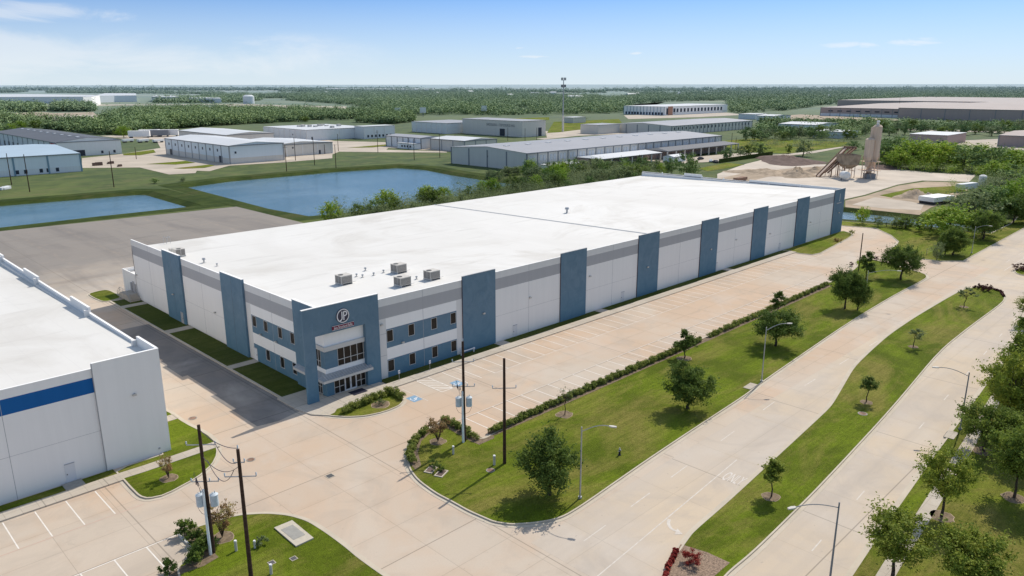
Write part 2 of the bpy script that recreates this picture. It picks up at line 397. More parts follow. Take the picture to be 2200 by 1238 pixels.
def flat(name, poly, z, m, kind='structure'):
    mb = MB(); mb.sheet(poly, z, m); return tag(mb.build(name), kind=kind)
# driveways and parking
flat('parking_lot', [(-90, -60), (-90, 78), (-.3, 78), (-.3, 0), (172, 0), (172, 12), (178, 10)] + [(183.84, -5.32), (175.67, -12.43), (167.55, -17.34), (161.92, -18.68), (156.46, -19.05), (151.49, -22.04), (149.33, -25.21), (149.23, -28.81), (149.85, -33.03)] + [(152.9, -36.3), (150, -43.5), (-5, -43.5), (-5, -60)], 0, 'pave')
flat('road', [(-90, -60), (-5, -60), (-5, -43.5), (150, -43.5), (152.9, -36.3), (420, -35.5), (420, -64), (140, -59.5), (69.2, -62.7), (57, -63.5), (40.6, -64.5), (22, -65.8), (11.1, -66.7), (-20, -69), (-90, -72)], .004, 'road')
flat('truck_court', [(-90, 78), (-90, 178)] + [(-1.75, 175.85), (68.76, 170.78), (68.46, 121.27)] + [(68.4, 71), (0, 71), (0, 78)], 0, 'court')
flat('lane_shadow', [(-4.85, 3.), (-4.85, 52), (-10.3, 52), (-10.3, 31), (-11.0, 31), (-11.0, 22), (-10.2, 22), (-10.2, 12), (-11.2, 12), (-11.2, -1.6), (-8.5, -2.1), (-4.8, -1.2)], .005, 'lane')  # sheet outlined like the warehouse's cast shadow, shade painted onto the lane
# raised grass islands, each with its kerb
FRONT = [(-2.41, -20.98), (-4.5, -24.06), (-5.41, -26.81), (-5.78, -30.28), (-5.65, -32.76), (-5.63, -35.27), (-5.38, -37.21), (-5.2, -38.56), (-4.32, -40.14), (-2.63, -41.49), (-1.01, -42.42), (0.63, -42.88), (3.75, -42.81), (9.55, -42.36), (16.91, -41.81), (27.9, -41.17), (41.41, -40.49), (45.82, -39.92), (85.17, -37.18), (109.97, -36.38), (124.28, -36.43), (129.88, -36.28), (132.94, -35.14), (134, -33.73), (136.47, -28.48), (139.61, -22.71), (139.9, -19.4), (135.16, -18.22), (129.55, -21.51), (108.07, -22.9), (72.53, -23.28), (46.17, -23.13), (25.5, -23.13), (8.34, -24.34), (6.25, -24.57), (6.38, -22.92), (6.87, -19.49), (6.34, -17.02), (3.74, -17.5), (0.34, -18.47)]
MEDIAN = [(123.24, -44.62), (127.51, -45.75), (130.38, -47.55), (129.59, -50.5), (124.57, -52.57), (119.27, -53.47), (97.48, -53.41), (79.94, -53.68), (50.75, -56.48), (24.42, -58.38), (14.39, -58.88), (8.18, -59.13), (3.48, -59.06)] + [(1.2, -59.6), (-1.5, -59.2), (-2.4, -57.5)] + [(0.2, -54.84), (3.72, -54.04), (5.51, -53.64), (7.22, -53.28), (14.29, -52.87), (24.62, -52.04), (42.22, -50.62), (46.2, -50.21), (53.14, -48.73), (62.67, -46.65), (72.52, -45.59), (82.98, -44.71), (97.54, -44.37)]
SWISLE = [(-27.91, -18.42), (-25.23, -18.85), (-22.43, -19.41), (-20.19, -21.17), (-18.77, -23.07), (-17.92, -25.36), (-17.72, -28.29), (-17.69, -31.56), (-17.84, -34.66)] + [(-17.5, -45), (-26, -47), (-31, -42), (-31, -27), (-30.2, -23.6), (-28.2, -23.4)]
BISLE = [(-28.01, -4.01), (-28.08, -6.31), (-28.07, -8.86), (-27.59, -9.99), (-26, -10.54), (-22.01, -9.3), (-19.57, -7.58), (-18.02, -5.49), (-16.83, -2.48), (-16.62, 0.7), (-17.27, 5.69), (-17.34, 11.21)] + [(-19.5, 22), (-21.4, 22), (-21.4, -1), (-28, -1)]
ENTRY = [(-3.67, -3.55), (-3.18, -5.57), (-1.8, -7.46), (0.07, -8.93), (2.59, -9.62), (5.14, -9.44), (6.52, -8.64), (7.2, -7.53), (6.91, -1.6)]
EASTI = [(135.36, -1.82), (134.03, -4.43), (135.4, -8.89), (150.5, -7.16), (166.67, -5.28), (170.67, -3.43), (172.66, -0.35)] + [(171.6, 0), (134, 0)]
NWI = [(-6.15, 81.5), (-4.07, 82.49), (-1.92, 82.42), (-1.8, 76.11), (-2.21, 73.55), (-5.82, 72.39), (-6.27, 77.63)]
EAST = [(154, -37), (164, -36.9), (215, -36.7), (420, -35.6), (420, -22), (260, -28), (222, -32), (198, -32), (194, -12), (188, 9), (184, 14), (174.5, 60), (173.5, 13), (178.5, 10.5)] + [(183.84, -5.32), (175.67, -12.43), (167.55, -17.34), (161.92, -18.68), (156.46, -19.05), (151.49, -22.04), (149.33, -25.21), (149.23, -28.81), (149.85, -33.03)]
VERGE = [(420, -64.2), (140, -59.7), (69.2, -62.8), (57.1, -63.6), (40.6, -64.6), (22, -65.9), (11.1, -66.8), (-20, -69.1), (-60, -71.5), (-60, -260), (420, -260)]
ISLEFT = [(134, -3.7), (134, -3.75)]
def island(name, poly, it=2, mat='grass', top=.13, kerbw=.17, label=None):
    p = chaikin(poly, it) if it else poly
    if area(p) < 0: p = p[::-1]
    mb = MB(); mb.sheet(offset(p, .1), top, mat); tag(mb.build(name), kind='structure')
    if kerbw:
        k = MB(); strip(k, p, kerbw, -.02, .155, 'kerb', True); strip(k, offset(p, -.42), .415, -.02, .022, 'kerb', True)
        tag(k.build('kerb'), kind='structure')
    return p
island('grass_strip', FRONT); island('median_grass', MEDIAN); island('corner_grass', SWISLE); island('side_grass', BISLE, 1)
island('entrance_grass', ENTRY, 1); island('drive_grass', EASTI, 1); island('court_grass', NWI, 2); island('roadside_grass', EAST, 0); island('verge_grass', VERGE, 0)
# sidewalks and building-side grass
def slab(name, poly, z0, z1, m): mb = MB(); mb.prism(poly, z0, z1, m); return tag(mb.build(name), kind='structure')
slab('sidewalk', [(8.2, -3.7), (135.2, -3.7), (135.2, -1.9), (8.2, -1.9)], 0, .15, 'walk')
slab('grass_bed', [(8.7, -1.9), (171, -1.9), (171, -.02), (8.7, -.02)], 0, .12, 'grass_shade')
for x in (31.5, 34 + 23.9, 57 + 47.5): slab('door_path', [(x, -1.9), (x + 2.2, -1.9), (x + 2.2, -.03), (x, -.03)], .0, .154, 'walk')
slab('entrance_plaza', [(-5.2, 4.4), (-5.2, -.5), (-4.6, -3.6), (-3.2, -5.4), (-2.2, -5.2), (-1.3, -4.4), (4.2, -4.4), (8.2, -3.9), (8.2, -.2), (8.4, .3), (-.1, .3), (-.1, 4.4)], 0, .15, 'walk')
for y0, y1 in ((4.4, 19.5), (21.2, 43.5), (45.6, 65.3), (67.2, 72)):
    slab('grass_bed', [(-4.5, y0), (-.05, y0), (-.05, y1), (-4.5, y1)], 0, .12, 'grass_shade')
for y0, y1 in ((19.5, 21.2), (43.5, 45.6), (65.3, 67.2)):
    slab('door_path', [(-4.5, y0), (-.05, y0), (-.05, y1), (-4.5, y1)], 0, .14, 'walk')
slab('kerb', [(-4.85, 4.4), (-4.5, 4.4), (-4.5, 72.5), (-4.85, 72.5)], 0, .15, 'kerb')
slab('sidewalk', [(-90, -4.05), (-28, -4.05), (-28, -2.2), (-90, -2.2)], 0, .155, 'walk')
slab('grass_bed', [(-90, -2.2), (-28, -2.2), (-28, -.7), (-90, -.7)], 0, .12, 'grass')
mbw = MB(); strip(mbw, [(-31.55, -2.4), (-28.16, -4.4), (-18.02, -2.77)] and [(-28, -2.2), (-25.5, -2.3), (-17.0, -2.2)], -1.6, .125, .16, 'walk'); strip(mbw, [(-21.4, 7.5), (-17.3, 7.5)], 1.8, .125, .16, 'walk')
tag(mbw.build('sidewalk'), kind='structure')
slab('door_step', [(-33.1, -2.2), (-31.2, -2.2), (-31.2, -.55), (-33.1, -.55)], 0, .17, 'grate')
mbw = MB(); strip(mbw, [(420, -65.9), (140, -61.4)] + [(69.73, -64.17), (45.86, -66.04), (26.44, -67.42), (15.31, -68.15)] + [(-20, -71), (-60, -73.5)], 1.35, .1, .165, 'walk')
tag(mbw.build('sidewalk'), kind='structure')
# markings
mk = MB()
for i in range(2, 45): line(mk, (17.22 + i * 2.74, -3.9), (17.22 + i * 2.74, -9.66), .12, .008, 'paint')
line(mk, (17.22 - 2.74, -3.9), (17.22 - 2.74, -9.66), .12, .008, 'paint'); line(mk, (17.22, -3.9), (17.22, -9.66), .12, .008, 'paint'); line(mk, (17.22 + 2.74, -3.9), (17.22 + 2.74, -9.66), .12, .008, 'paint')
line(mk, (22.7, -9.66), (137, -9.66), .12, .0075, 'paintfaint')
for i in range(0, 37): line(mk, (11.25 + i * 2.74, -18.23), (11.25 + i * 2.74, -23.2), .12, .008, 'paint')
line(mk, (8.0, -18.23), (110, -18.23), .12, .0075, 'paintfaint'); line(mk, (9., -18.23), (9., -23.), .12, .008, 'paint')
line(mk, (12.4, -9.6), (14.48, -9.6), .12, .009, 'paint'); line(mk, (12.4, -4.0), (12.4, -9.66), .12, .008, 'paint'); line(mk, (9.1, -4.6), (9.1, -10.6), .12, .008, 'paintfaint')
for k in range(6): line(mk, (12.4, -8.9 + .95 * k + .6), (14.48, max(-9.6, -10.6 + .95 * k + .2)), .18, .0095, 'paint')
for x in (-39.36, -36.56, -33.73, -30.93): line(mk, (x, -4.25), (x, -10.4), .12, .008, 'paint')
line(mk, (-90, -10.5), (-28.2, -10.55), .12, .009, 'paintred'); line(mk, (-90, -18.5), (-27.9, -18.54), .12, .009, 'paint')
for x in (-39.3, -36.5, -33.68, -30.87): line(mk, (x, -18.55), (x, -24.3), .12, .008, 'paint')
for x in (-1.3, 6.8, 14.7 + 0, 26.5, 38.5, 50.5, 62.5, 74.5, 86.5, 98.5, 110.5, 160, 172, 184, 196, 208): line(mk, (x, -46.75 + x * .06 if x < 40 else -44.6), (x + 3.6, -46.55 + x * .06 if x < 40 else -44.6), .12, .01, 'paintfaint')
line(mk, (-6, -51.2), (23.54, -48.94), .12, .0105, 'paintfaint')
for x in (24.4 - 12, 24.4, 47, 59, 71, 83, 95, 107, 119): line(mk, (x, -63.4 + x * .052), (x + 2.4, -63.27 + x * .052), .12, .01, 'paintfaint')
line(mk, (150, -46.5), (300, -46.), .13, .01, 'paintfaint')
tag(mk.build('painted_markings'), kind='structure')
# wheelchair symbols on blue squares
def wheelchair(cx, cy, rz):
    mb = MB(); mb.sheet([(-.95, -.75), (.95, -.75), (.95, .75), (-.95, .75)], 0, 'paintblue')
    pts = [(.42 * math.cos(t), .42 * math.sin(t) - .12) for t in [R(-160 + 12 * i) for i in range(22)]]
    for a, b in zip(pts, pts[1:]): line(mb, a, b, .11, .004, 'signwhite')
    line(mb, (-.1, .42), (-.05, -.02), .12, .006, 'signwhite'); line(mb, (-.08, .05), (.36, .03), .1, .007, 'signwhite'); line(mb, (.34, .06), (.5, -.36), .1, .008, 'signwhite')
    mb.sheet([(-.1 + .11 * math.cos(k), .55 + .11 * math.sin(k)) for k in [i * .785 for i in range(8)]], .005, 'signwhite')
    o = mb.build('accessible_parking_symbol'); o.location = (cx, cy, .011); o.rotation_euler.z = rz; tag(o, kind='structure')
wheelchair(*(16.03, -8.77), R(-90)); wheelchair(*(8.19, -8.75), R(-90))
def text_mesh(name, body, size, ext, mat, parent=None, sx=1.):
    cu = bpy.data.curves.new(name, 'FONT'); cu.body = body; cu.size = size; cu.extrude = ext; cu.align_x = 'CENTER'; cu.align_y = 'CENTER'
    o = bpy.data.objects.new('tmp', cu); COL.objects.link(o); bpy.context.view_layer.update()
    me = bpy.data.meshes.new_from_object(o.evaluated_get(bpy.context.evaluated_depsgraph_get())); bpy.data.objects.remove(o)
    me.materials.clear(); me.materials.append(M[mat]); me.name = name
    n = bpy.data.objects.new(name, me); COL.objects.link(n); n.scale.x = sx
    if parent: n.parent = parent
    return n
o = text_mesh('lane_word_marking', 'ONLY', 1.5, 0, 'paintword'); o.location = (19.3, -50.9, .012); o.rotation_euler.z = R(-87); o.scale = (.55, 2.0, 1); tag(o, kind='structure')
ar = MB(); pts = [(7.59, -50.44), (7.1, -50.66), (6.65, -51.01), (6.33, -51.49), (6.28, -51.9), (6.37, -52.21)]
for i, (a, b) in enumerate(zip(pts, pts[1:])): line(ar, a, b, .34 - .02 * i, .012 + .001 * i, 'paintfaint')
ar.sheet([(6.75, -51.91), (6.32, -52.82), (5.68, -52.29)], .019, 'paintfaint')
o = ar.build('turn_arrow_marking'); tag(o, kind='structure')
# manholes and drain covers
def cover(px, r, label, sq=False, z=.012):
    mb = MB()
    if sq: mb.prism([(-r, -r), (r, -r), (r, r), (-r, r)], 0, .02, 'kerb'); mb.prism([(-r * .8, -r * .8), (r * .8, -r * .8), (r * .8, r * .8), (-r * .8, r * .8)], .02, .028, 'fan')
    else:
        c = [(r * math.cos(i * .3927), r * math.sin(i * .3927)) for i in range(16)]; mb.prism(c, 0, .02, 'grate'); mb.prism([(x * .8, y * .8) for x, y in c], .02, .03, 'rustm')
    o = mb.build('drain_cover' if sq else 'manhole_cover'); o.location = (*px, z); tag(o, label, 'drain cover' if sq else 'manhole')
cover((-11.53, -19.09), .45, 'square dark drain grate in the middle of the junction paving', True)
cover((-15.96, 6.54), .55, 'round manhole cover in the sunlit lane beside the white building corner')
cover((-15.92, -9.36), .5, 'round manhole cover in the paving behind the two utility poles')
cover((17.69, -22.88), .35, 'small manhole cover in the lower parking row near the bare pole')
cover((46.32, -54.32), .6, 'round manhole ringed with concrete in the median grass below the small tree', z=.14)
cover((-23.85, -29.22), .3, 'square utility box lid in the grass at the foot of the second pole', True, .14)
cover((-22.14, -30.05), .3, 'square utility box lid in the grass below the concrete pad', True, .14)
mb = MB(); mb.prism([(-21.02, -24.37), (-19.12, -24.44), (-19.22, -28.61), (-21.09, -28.64)], .1, .26, 'pad'); mb.prism([(-20.75, -25.2), (-19.5, -25.2), (-19.5, -27.6), (-20.75, -27.6)], .26, .275, 'grate')
tag(mb.build('concrete_pad'), 'rectangular concrete equipment pad set in the corner grass', 'concrete pad')
# ------------------------------------------------------------------ main warehouse
WH = empty('warehouse', label='huge white warehouse with blue wall piers and a blue two storey corner entrance', cat='warehouse')
L, W = 171.3, 70.6
class Face:
    """maps wall coordinates (along, out, up) of one facade to the world"""
    def __init__(s, o, u, n): s.o = Vector(o); s.u = Vector(u); s.n = Vector(n)
    def p(s, a, out, z): q = s.o + s.u * a + s.n * out; return (q.x, q.y, z)
    def box(s, mb, a0, a1, n0, n1, z0, z1, m):
        v = [s.p(a0, n0, z0), s.p(a1, n0, z0), s.p(a1, n1, z0), s.p(a0, n1, z0), s.p(a0, n0, z1), s.p(a1, n0, z1), s.p(a1, n1, z1), s.p(a0, n1, z1)]
        fl = s.u.cross(s.n).z < 0
        fs = [(0, 3, 2, 1), (4, 5, 6, 7), (0, 1, 5, 4), (1, 2, 6, 5), (2, 3, 7, 6), (3, 0, 4, 7)]
        mb.add(v, [f[::-1] if fl else f for f in fs], m)
    def paint(s, mb, rects, holes, out=0):
        """tile a wall from painted rectangles, last one wins, leaving holes with reveals"""
        us = sorted({round(v, 3) for r in rects + holes for v in r[:2]}); zs = sorted({round(v, 3) for r in rects + holes for v in r[2:4]})
        fl = s.u.cross(s.n).z > 0
        for i in range(len(us) - 1):
            for j in range(len(zs) - 1):
                uc, zc = (us[i] + us[i + 1]) / 2, (zs[j] + zs[j + 1]) / 2; m = None
                for r in rects:
                    if r[0] < uc < r[1] and r[2] < zc < r[3]: m = r[4]
                if m is None or any(h[0] < uc < h[1] and h[2] < zc < h[3] for h in holes): continue
                q = [s.p(us[i], out, zs[j]), s.p(us[i + 1], out, zs[j]), s.p(us[i + 1], out, zs[j + 1]), s.p(us[i], out, zs[j + 1])]
                mb.quad(*(q[::-1] if fl else q), m)
        for a0, a1, z0, z1 in holes:
            for q in ([(a0, z0), (a0, z1)], [(a1, z1), (a1, z0)], [(a0, z1), (a1, z1)], [(a1, z0), (a0, z0)]):
                mb.quad(s.p(q[0][0], out, q[0][1]), s.p(q[1][0], out, q[1][1]), s.p(q[1][0], out - .25, q[1][1]), s.p(q[0][0], out - .25, q[0][1]), 'lgrey')
FR = Face((0, 0, 0), (1, 0, 0), (0, -1, 0)); FL = Face((0, 0, 0), (0, 1, 0), (-1, 0, 0))
HT = 12.2
def bands(u0, u1): return [(u0, u1, 0, 9.2, 'white'), (u0, u1, 9.2, 11.05, 'grey'), (u0, u1, 11.05, HT, 'lgrey')]
def office(u0, u1, a, b):   # banded office part between a and b, grey piers beside it
    return [(u0, u1, 0, 9.2, 'lgrey'), (a, b, 7.5, 9.15, 'white2'), (a, b, 4.62, 7.5, 'blue'), (a, b, 2.85, 4.62, 'white2'), (a, b, 0, 2.85, 'blue')]
winR = [(x, x + 1.15) for x in (10.25, 14.15, 18.5, 22.35)]
winLu = [(19.45, 20.75), (15.9, 17.1), (11.55, 12.75), (7.98, 9.15)]; winLl = winLu[1:]
hR = [(a, b, z, z + 1.8) for a, b in winR for z in (5.5, .92)]
hL = [(a, b, 5.7, 7.4) for a, b in winLu] + [(a, b, 1.05, 2.8) for a, b in winLl]
# glazed corner bay openings
bayR = [(1.95, 7.25, 4.1, 6.7), (1.15, 6.3, 0.15, 2.55)]
bayL = [(1.15, 3.0, 4.1, 6.7), (1.15, 3.0, 0.15, 2.55)]
mb = MB()
FR.paint(mb, bands(0, L) + office(0, 24.8, 10.2, 23.6) + [(0, 8.7, 9.2, HT, 'blue'), (0, 8.7, 0, 9.2, 'blue'), (0, 8.7, 7.3, 9.3, 'white2'), (0, 8.7, 2.75, 4.1, 'white2')], hR + bayR)
FL.paint(mb, bands(0, W) + office(0, 22.6, 7.9, 20.95) + [(0, 7, 0, HT, 'blue'), (0, 7, 7.3, 9.3, 'white2'), (0, 7, 2.75, 4.1, 'white2')], hL + bayL)
mb.box(L - .25, L, .002, W, 0, HT - .3, 'white'); mb.box(0, L, W - .25, W - .002, 0, 10.45, 'white')
mb.quad((.25, 0, HT), (L, 0, HT), (L, .25, HT), (.25, .25, HT), 'white2'); mb.quad((0, 0, HT), (.25, 0, HT), (.25, W, HT), (0, W, HT), 'white2')
mb.quad((.25, .25, 11), (.25, .25, HT), (.25, W, HT), (.25, W, 9.), 'white')
for i in range(7):     # panel joints
    x = 24.83 + 23.23 * i
    for u in ([x + 7.1 + 8.05] if i < 6 else []): FR.box(mb, u - .03, u + .03, -.01, .004, 0, HT - .005, 'joint')
for u in (17.0,): FR.box(mb, u - .03, u + .03, -.01, .004, 0, HT - .005, 'joint'); 
for u in (14.3, 38.6, 62.): FL.box(mb, u - .03, u + .03, -.01, .004, 0, HT - .005, 'joint')
FR.box(mb, 8.7, 10.2, -.01, .004, 6.9, 6.95, 'joint'); FR.box(mb, 8.7, 10.2, -.01, .004, 3.6, 3.65, 'joint')
FR.box(mb, 31.9, L, -.01, .003, 4.6, 4.63, 'joint'); FL.box(mb, 30.2, W, -.01, .003, 4.6, 4.63, 'joint')
mb.build('wall', WH)
mb = MB(); n = 40
mb.quad((.25, .25, 12.08), (L - .25, .25, 12.08), (L - .25, W - .1, 10.6), (.25, W - .1, 10.6), 'roof')
mb.quad((.2, W - .1, 10.6), (L - .25, W - .1, 10.6), (L - .25, W + .05, 10.45), (.2, W + .05, 10.45), 'white')
rf = mb.build('roof', WH)
def rz(y): return 12.08 - y / W * 1.48
mb = MB(); mb.add([(76.7, .3, rz(0) + .0), (77.15, .3, rz(0)), (77.15, W - .2, rz(W)), (76.7, W - .2, rz(W)), (76.92, .3, rz(0) + .16), (76.92, W - .2, rz(W) + .16)], [(0, 4, 5, 3), (1, 2, 5, 4), (0, 1, 4), (2, 3, 5)], 'roofedge'); mb.build('expansion_joint', rf)
# parapet across the far end
mb = MB()
for y0, y1, z in ((29.8, 46.9, 12.05), (53.6, 70.6, 12.05), (46.9, 53.6, 12.8), (0, 29.8, 12.6)):
    mb.box(L - .25, L + .02, y0 + .004, y1 - .004, 10.4, z, 'white')
mb.box(L - .9, L - .26, .3, W - .3, 10.4, 11.75 - 0, 'white')
for y in (13, 23, 38.5, 46.5, 62): mb.box(L - .5, L - .245, y, y + .3, 10.5, 12.4, 'white2')
mb.build('parapet', WH)
for i in range(7):
    mb = MB(); x = 24.83 + 23.23 * i; FR.box(mb, x, x + 7.1, -.02, .16, 0, 12.75, 'blue'); FR.box(mb, x - .02, x + 7.12, -.04, .18, 12.75, 12.81, 'galv'); FR.box(mb, x - .05, x + .004, .0, .155, 0, 12.7, 'sign'); mb.build('pilaster', WH)
for y in (22.5, 46.39):
    mb = MB(); FL.box(mb, y, y + 7.6, -.02, .35, 0, 12.75, 'blue'); FL.box(mb, y - .02, y + 7.62, -.04, .37, 12.75, 12.81, 'white2'); FL.box(mb, y + 3.8, y + 3.84, .3, .354, 0, 12.7, 'sign'); mb.build('pilaster', WH)
# blue entrance portal
mb = MB()
def slabF(a0, a1, z0, z1, m='blue'): FR.box(mb, a0, a1, .28, .62, z0, z1, m)
slabF(-3.3, -1.62, .0, 9.35); slabF(6.3, 8.62, 0, 9.35); slabF(-3.3, 8.62, 9.35, 13.25)
FR.box(mb, -3.34, 8.66, .26, .66, 13.25, 13.33, 'white2')
FR.box(mb, 6.3, 8.62, 0, .28, 0, 12.9, 'blue'); FR.box(mb, 0, 6.3, .004, .28, 9.35, 12.9, 'blue')
mb2 = mb; mb2.build('portal', WH)
mb = MB(); FL.box(mb, 3.4, 7.15, .0, .45, 0, 12.75, 'blue'); FL.box(mb, -.0, 3.4, .0, .45, 9.35, 12.75, 'blue'); FL.box(mb, -.0, 7.17, -.02, .47, 12.75, 12.82, 'white2')
mb.build('side_portal', WH)
# projecting fascia over the upper glazing, canopy over the door
mb = MB(); FR.box(mb, -.22, 6.29, .0, .27, 6.72, 7.35, 'alu'); mb.box(-.22, -.003, .0, 3.38, 6.72, 7.35, 'alu'); mb.build('fascia', WH)
mb = MB()
mb.add([(-1.15, -1.25, 2.62), (6.85, -1.25, 2.62), (6.85, -1.25, 2.98), (-1.15, -1.25, 2.98), (-1.15, 6.9, 2.62), (-1.15, 6.9, 2.98), (-.02, -.02, 3.45), (6.85, -.02, 3.45), (-.02, 6.9, 3.45), (6.85, -.02, 2.62), (-.02, 6.9, 2.62), (-.02, -.02, 2.62)],
       [(0, 1, 2, 3), (4, 0, 3, 5), (1, 9, 7, 2), (4, 5, 8, 10), (0, 11, 9, 1), (0, 4, 10, 11)], 'alu')
mb.add([(-1.15, -1.25, 2.985), (6.85, -1.25, 2.985), (6.85, -.02, 3.455), (-.02, -.02, 3.455), (-1.15, 6.9, 2.985), (-.02, 6.9, 3.455)], [(0, 1, 2, 3), (0, 3, 5, 4)], 'galv')
x = -.6
while x < 6.8: mb.add([(x, -1.25, 2.99), (x + .05, -1.25, 2.99), (x + .05, -.02, 3.46), (x, -.02, 3.46), (x + .025, -1.25, 3.05), (x + .025, -.02, 3.52)], [(0, 4, 5, 3), (4, 1, 2, 5), (0, 1, 4)], 'alu'); x += .42
mb.build('canopy', WH)
def window(face, a0, a1, z0, z1, cols=1, rows=(), deep=.12, parent=WH, name='window'):
    fw = .05; mb = MB()
    face.box(mb, a0 + .003, a0 + fw, -deep, .035, z0 + .003, z1 - .003, 'alu'); face.box(mb, a1 - fw, a1 - .003, -deep, .035, z0 + .003, z1 - .003, 'alu')
    face.box(mb, a0 + fw, a1 - fw, -deep, .035, z0 + .003, z0 + fw, 'alu'); face.box(mb, a0 + fw, a1 - fw, -deep, .035, z1 - fw, z1 - .003, 'alu')
    for c in range(1, cols): u = a0 + (a1 - a0) * c / cols; face.box(mb, u - .035, u + .035, -deep, .02, z0 + fw, z1 - fw, 'alu')
    for r in rows: face.box(mb, a0 + fw, a1 - fw, -deep, .012, r - .035, r + .035, 'alu')
    o = mb.build(name, parent); mb = MB(); face.box(mb, a0 + .01, a1 - .01, -deep - .05, -deep + .06, z0 + .01, z1 - .01, 'glass'); mb.build('pane', o)
    return o
for h in hR: window(FR, *h)
for h in hL: window(FL, *h)
window(FR, *bayR[0], 5, (5.0,)); window(FL, *bayL[0], 3, (5.0,)); window(FL, *bayL[1], 3, (1.25,))
window(FR, 1.15, 2.85, .15, 2.55, 2, (1.1,)); window(FR, 4.75, 6.3, .15, 2.55, 2, (1.1,))
d = MB()
for a in (2.86, 3.8):
    for u0, u1, z0, z1 in ((a, a + .12, .15, 2.5), (a + .81, a + .93, .15, 2.5), (a + .12, a + .81, .15, .35), (a + .12, a + .81, 2.36, 2.5)): FR.box(d, u0, u1, -.1, .05, z0, z1, 'door')
dr = d.build('door', WH); d = MB(); FR.box(d, 2.9, 4.7, -.12, -.02, .17, 2.5, 'glass'); d.build('pane', dr); d = MB(); FR.box(d, 3.72, 3.86, .05, .1, 1.0, 1.4, 'alu'); d.build('handle', dr)
def steel_door(face, a, z=2.13, m='door', parent=WH, out=0):
    d = MB(); face.box(d, a, a + .08, -.01, out + .05, .12, z, m); face.box(d, a + .92, a + 1., -.01, out + .05, .12, z, m); face.box(d, a + .08, a + .92, -.01, out + .05, z - .08, z, m)
    face.box(d, a + .08, a + .92, -.01, out + .03, .12, z - .08, m); o = d.build('door', parent); d = MB(); face.box(d, a + .12, a + .2, out + .03, out + .09, 1.0, 1.12, 'fan'); d.build('handle', o); 
    d = MB(); face.box(d, a + .0, a + 1., out + .0, out + .12, z + .02, z + .07, 'grey'); d.build('drip_cap', o)
for x in (36.1, 58.6 + 7.6, 101.4, 132.5): steel_door(FR, x)
steel_door(FL, 20.0); steel_door(FL, 47.2, m='grey', out=.35)
def wall_light(face, a, z, out=0, parent=WH):
    d = MB(); face.box(d, a - .12, a + .12, out, out + .06, z - .12, z + .12, 'fan'); face.box(d, a - .2, a + .2, out + .06, out + .3, z - .09, z + .1, 'hvac'); face.box(d, a - .17, a + .17, out + .1, out + .27, z - .12, z - .09, 'signwhite'); d.build('wall_light', parent)
for a, z, o in ((29.2, 5.9, .16), (40.2, 6.3, 0), (56.3, 7.2, 0), (63.5 + 11, 5.9, .16), (98.7, 5.9, .16), (110.1, 6.4, 0), (127, 5.5, 0), (150, 5.5, 0), (168, 6, .16), (7.4, 7.0, .3), (9.4, 8.4, 0), (13, 4.9, 0)): wall_light(FR, a, z, o)
for a, z, o in ((34, 5, 0), (50.5, 5, .35), (69.5, 5.2, 0), (13.4, 4.9, 0), (22.2 - 4, 4.9, 0)): wall_light(FL, a, z, o)
# logo on the portal
sg = MB(); c = (2.74, 11.38); yy = -.62
def disc(mb, c, r0, r1, y0, y1, m, n=32):
    for i in range(n):
        a, b = 2 * math.pi * i / n, 2 * math.pi * (i + 1) / n
        P = lambda t, r, y: (c[0] + r * math.cos(t), y, c[1] + r * math.sin(t))
        mb.quad(P(a, r0, y1), P(b, r0, y1), P(b, r1, y1), P(a, r1, y1), m); mb.quad(P(a, r1, y1), P(b, r1, y1), P(b, r1, y0), P(a, r1, y0), m)
disc(sg, c, 0, 1.02, yy, yy - .1, 'sign')
so = sg.build('sign', WH)
sg = MB(); disc(sg, c, .84, .97, yy - .1, yy - .16, 'signwhite'); sg.build('ring', so)
lt = MB(); yl = yy - .15
def stroke(pts, r=.085):
    for (a, b), (c_, d_) in zip(pts, pts[1:]):
        v = Vector((c_ - a, d_ - b)).normalized() * r; n_ = Vector((-v.y, v.x)); q = [(a - v.x * .3 - n_.x, b - v.y * .3 - n_.y), (c_ + v.x * .3 - n_.x, d_ + v.y * .3 - n_.y), (c_ + v.x * .3 + n_.x, d_ + v.y * .3 + n_.y), (a - v.x * .3 + n_.x, b - v.y * .3 + n_.y)]
        lt.quad(*[(c[0] + k[0], yl - .002 * len(lt.f), c[1] + k[1]) for k in q], 'signwhite')
stroke([(-.16, .60), (-.16, -.28), (-.22, -.46), (-.36, -.58), (-.52, -.62)])
stroke([(.10, -.60), (.10, .56), (.34, .56), (.52, .46), (.60, .27), (.52, .08), (.34, -.02), (.14, -.02)])
lt.build('lettering', so)
sb = MB(); FR.box(sb, 1.0, 4.42, .62, .72, 9.62, 10.22, 'signred'); FR.box(sb, 1.0, 4.42, .62, .735, 10.17, 10.22, 'signwhite'); FR.box(sb, 1.0, 4.42, .62, .735, 9.62, 9.66, 'signwhite'); sbo = sb.build('sign', WH)
t = text_mesh('lettering', 'Jans Structural Rafts', .50, .012, 'signwhite', sbo, .72); t.rotation_euler = (R(90), 0, 0); t.location = (2.71, -.738, 9.90)
# faint emblem on the far pilaster
t = text_mesh('emblem', 'J', 2.3, .02, 'paintblue', WH); t.rotation_euler = (R(90), 0, 0); t.location = (24.83 + 23.23 * 6 + 3.7, -.17, 10.6); t.data.materials[0] = M['lgrey']
d = MB(); FR.box(d, 166.1, 169.2, .16, .2, 8.7, 9.0, 'grey'); d.build('lettering_strip', WH)
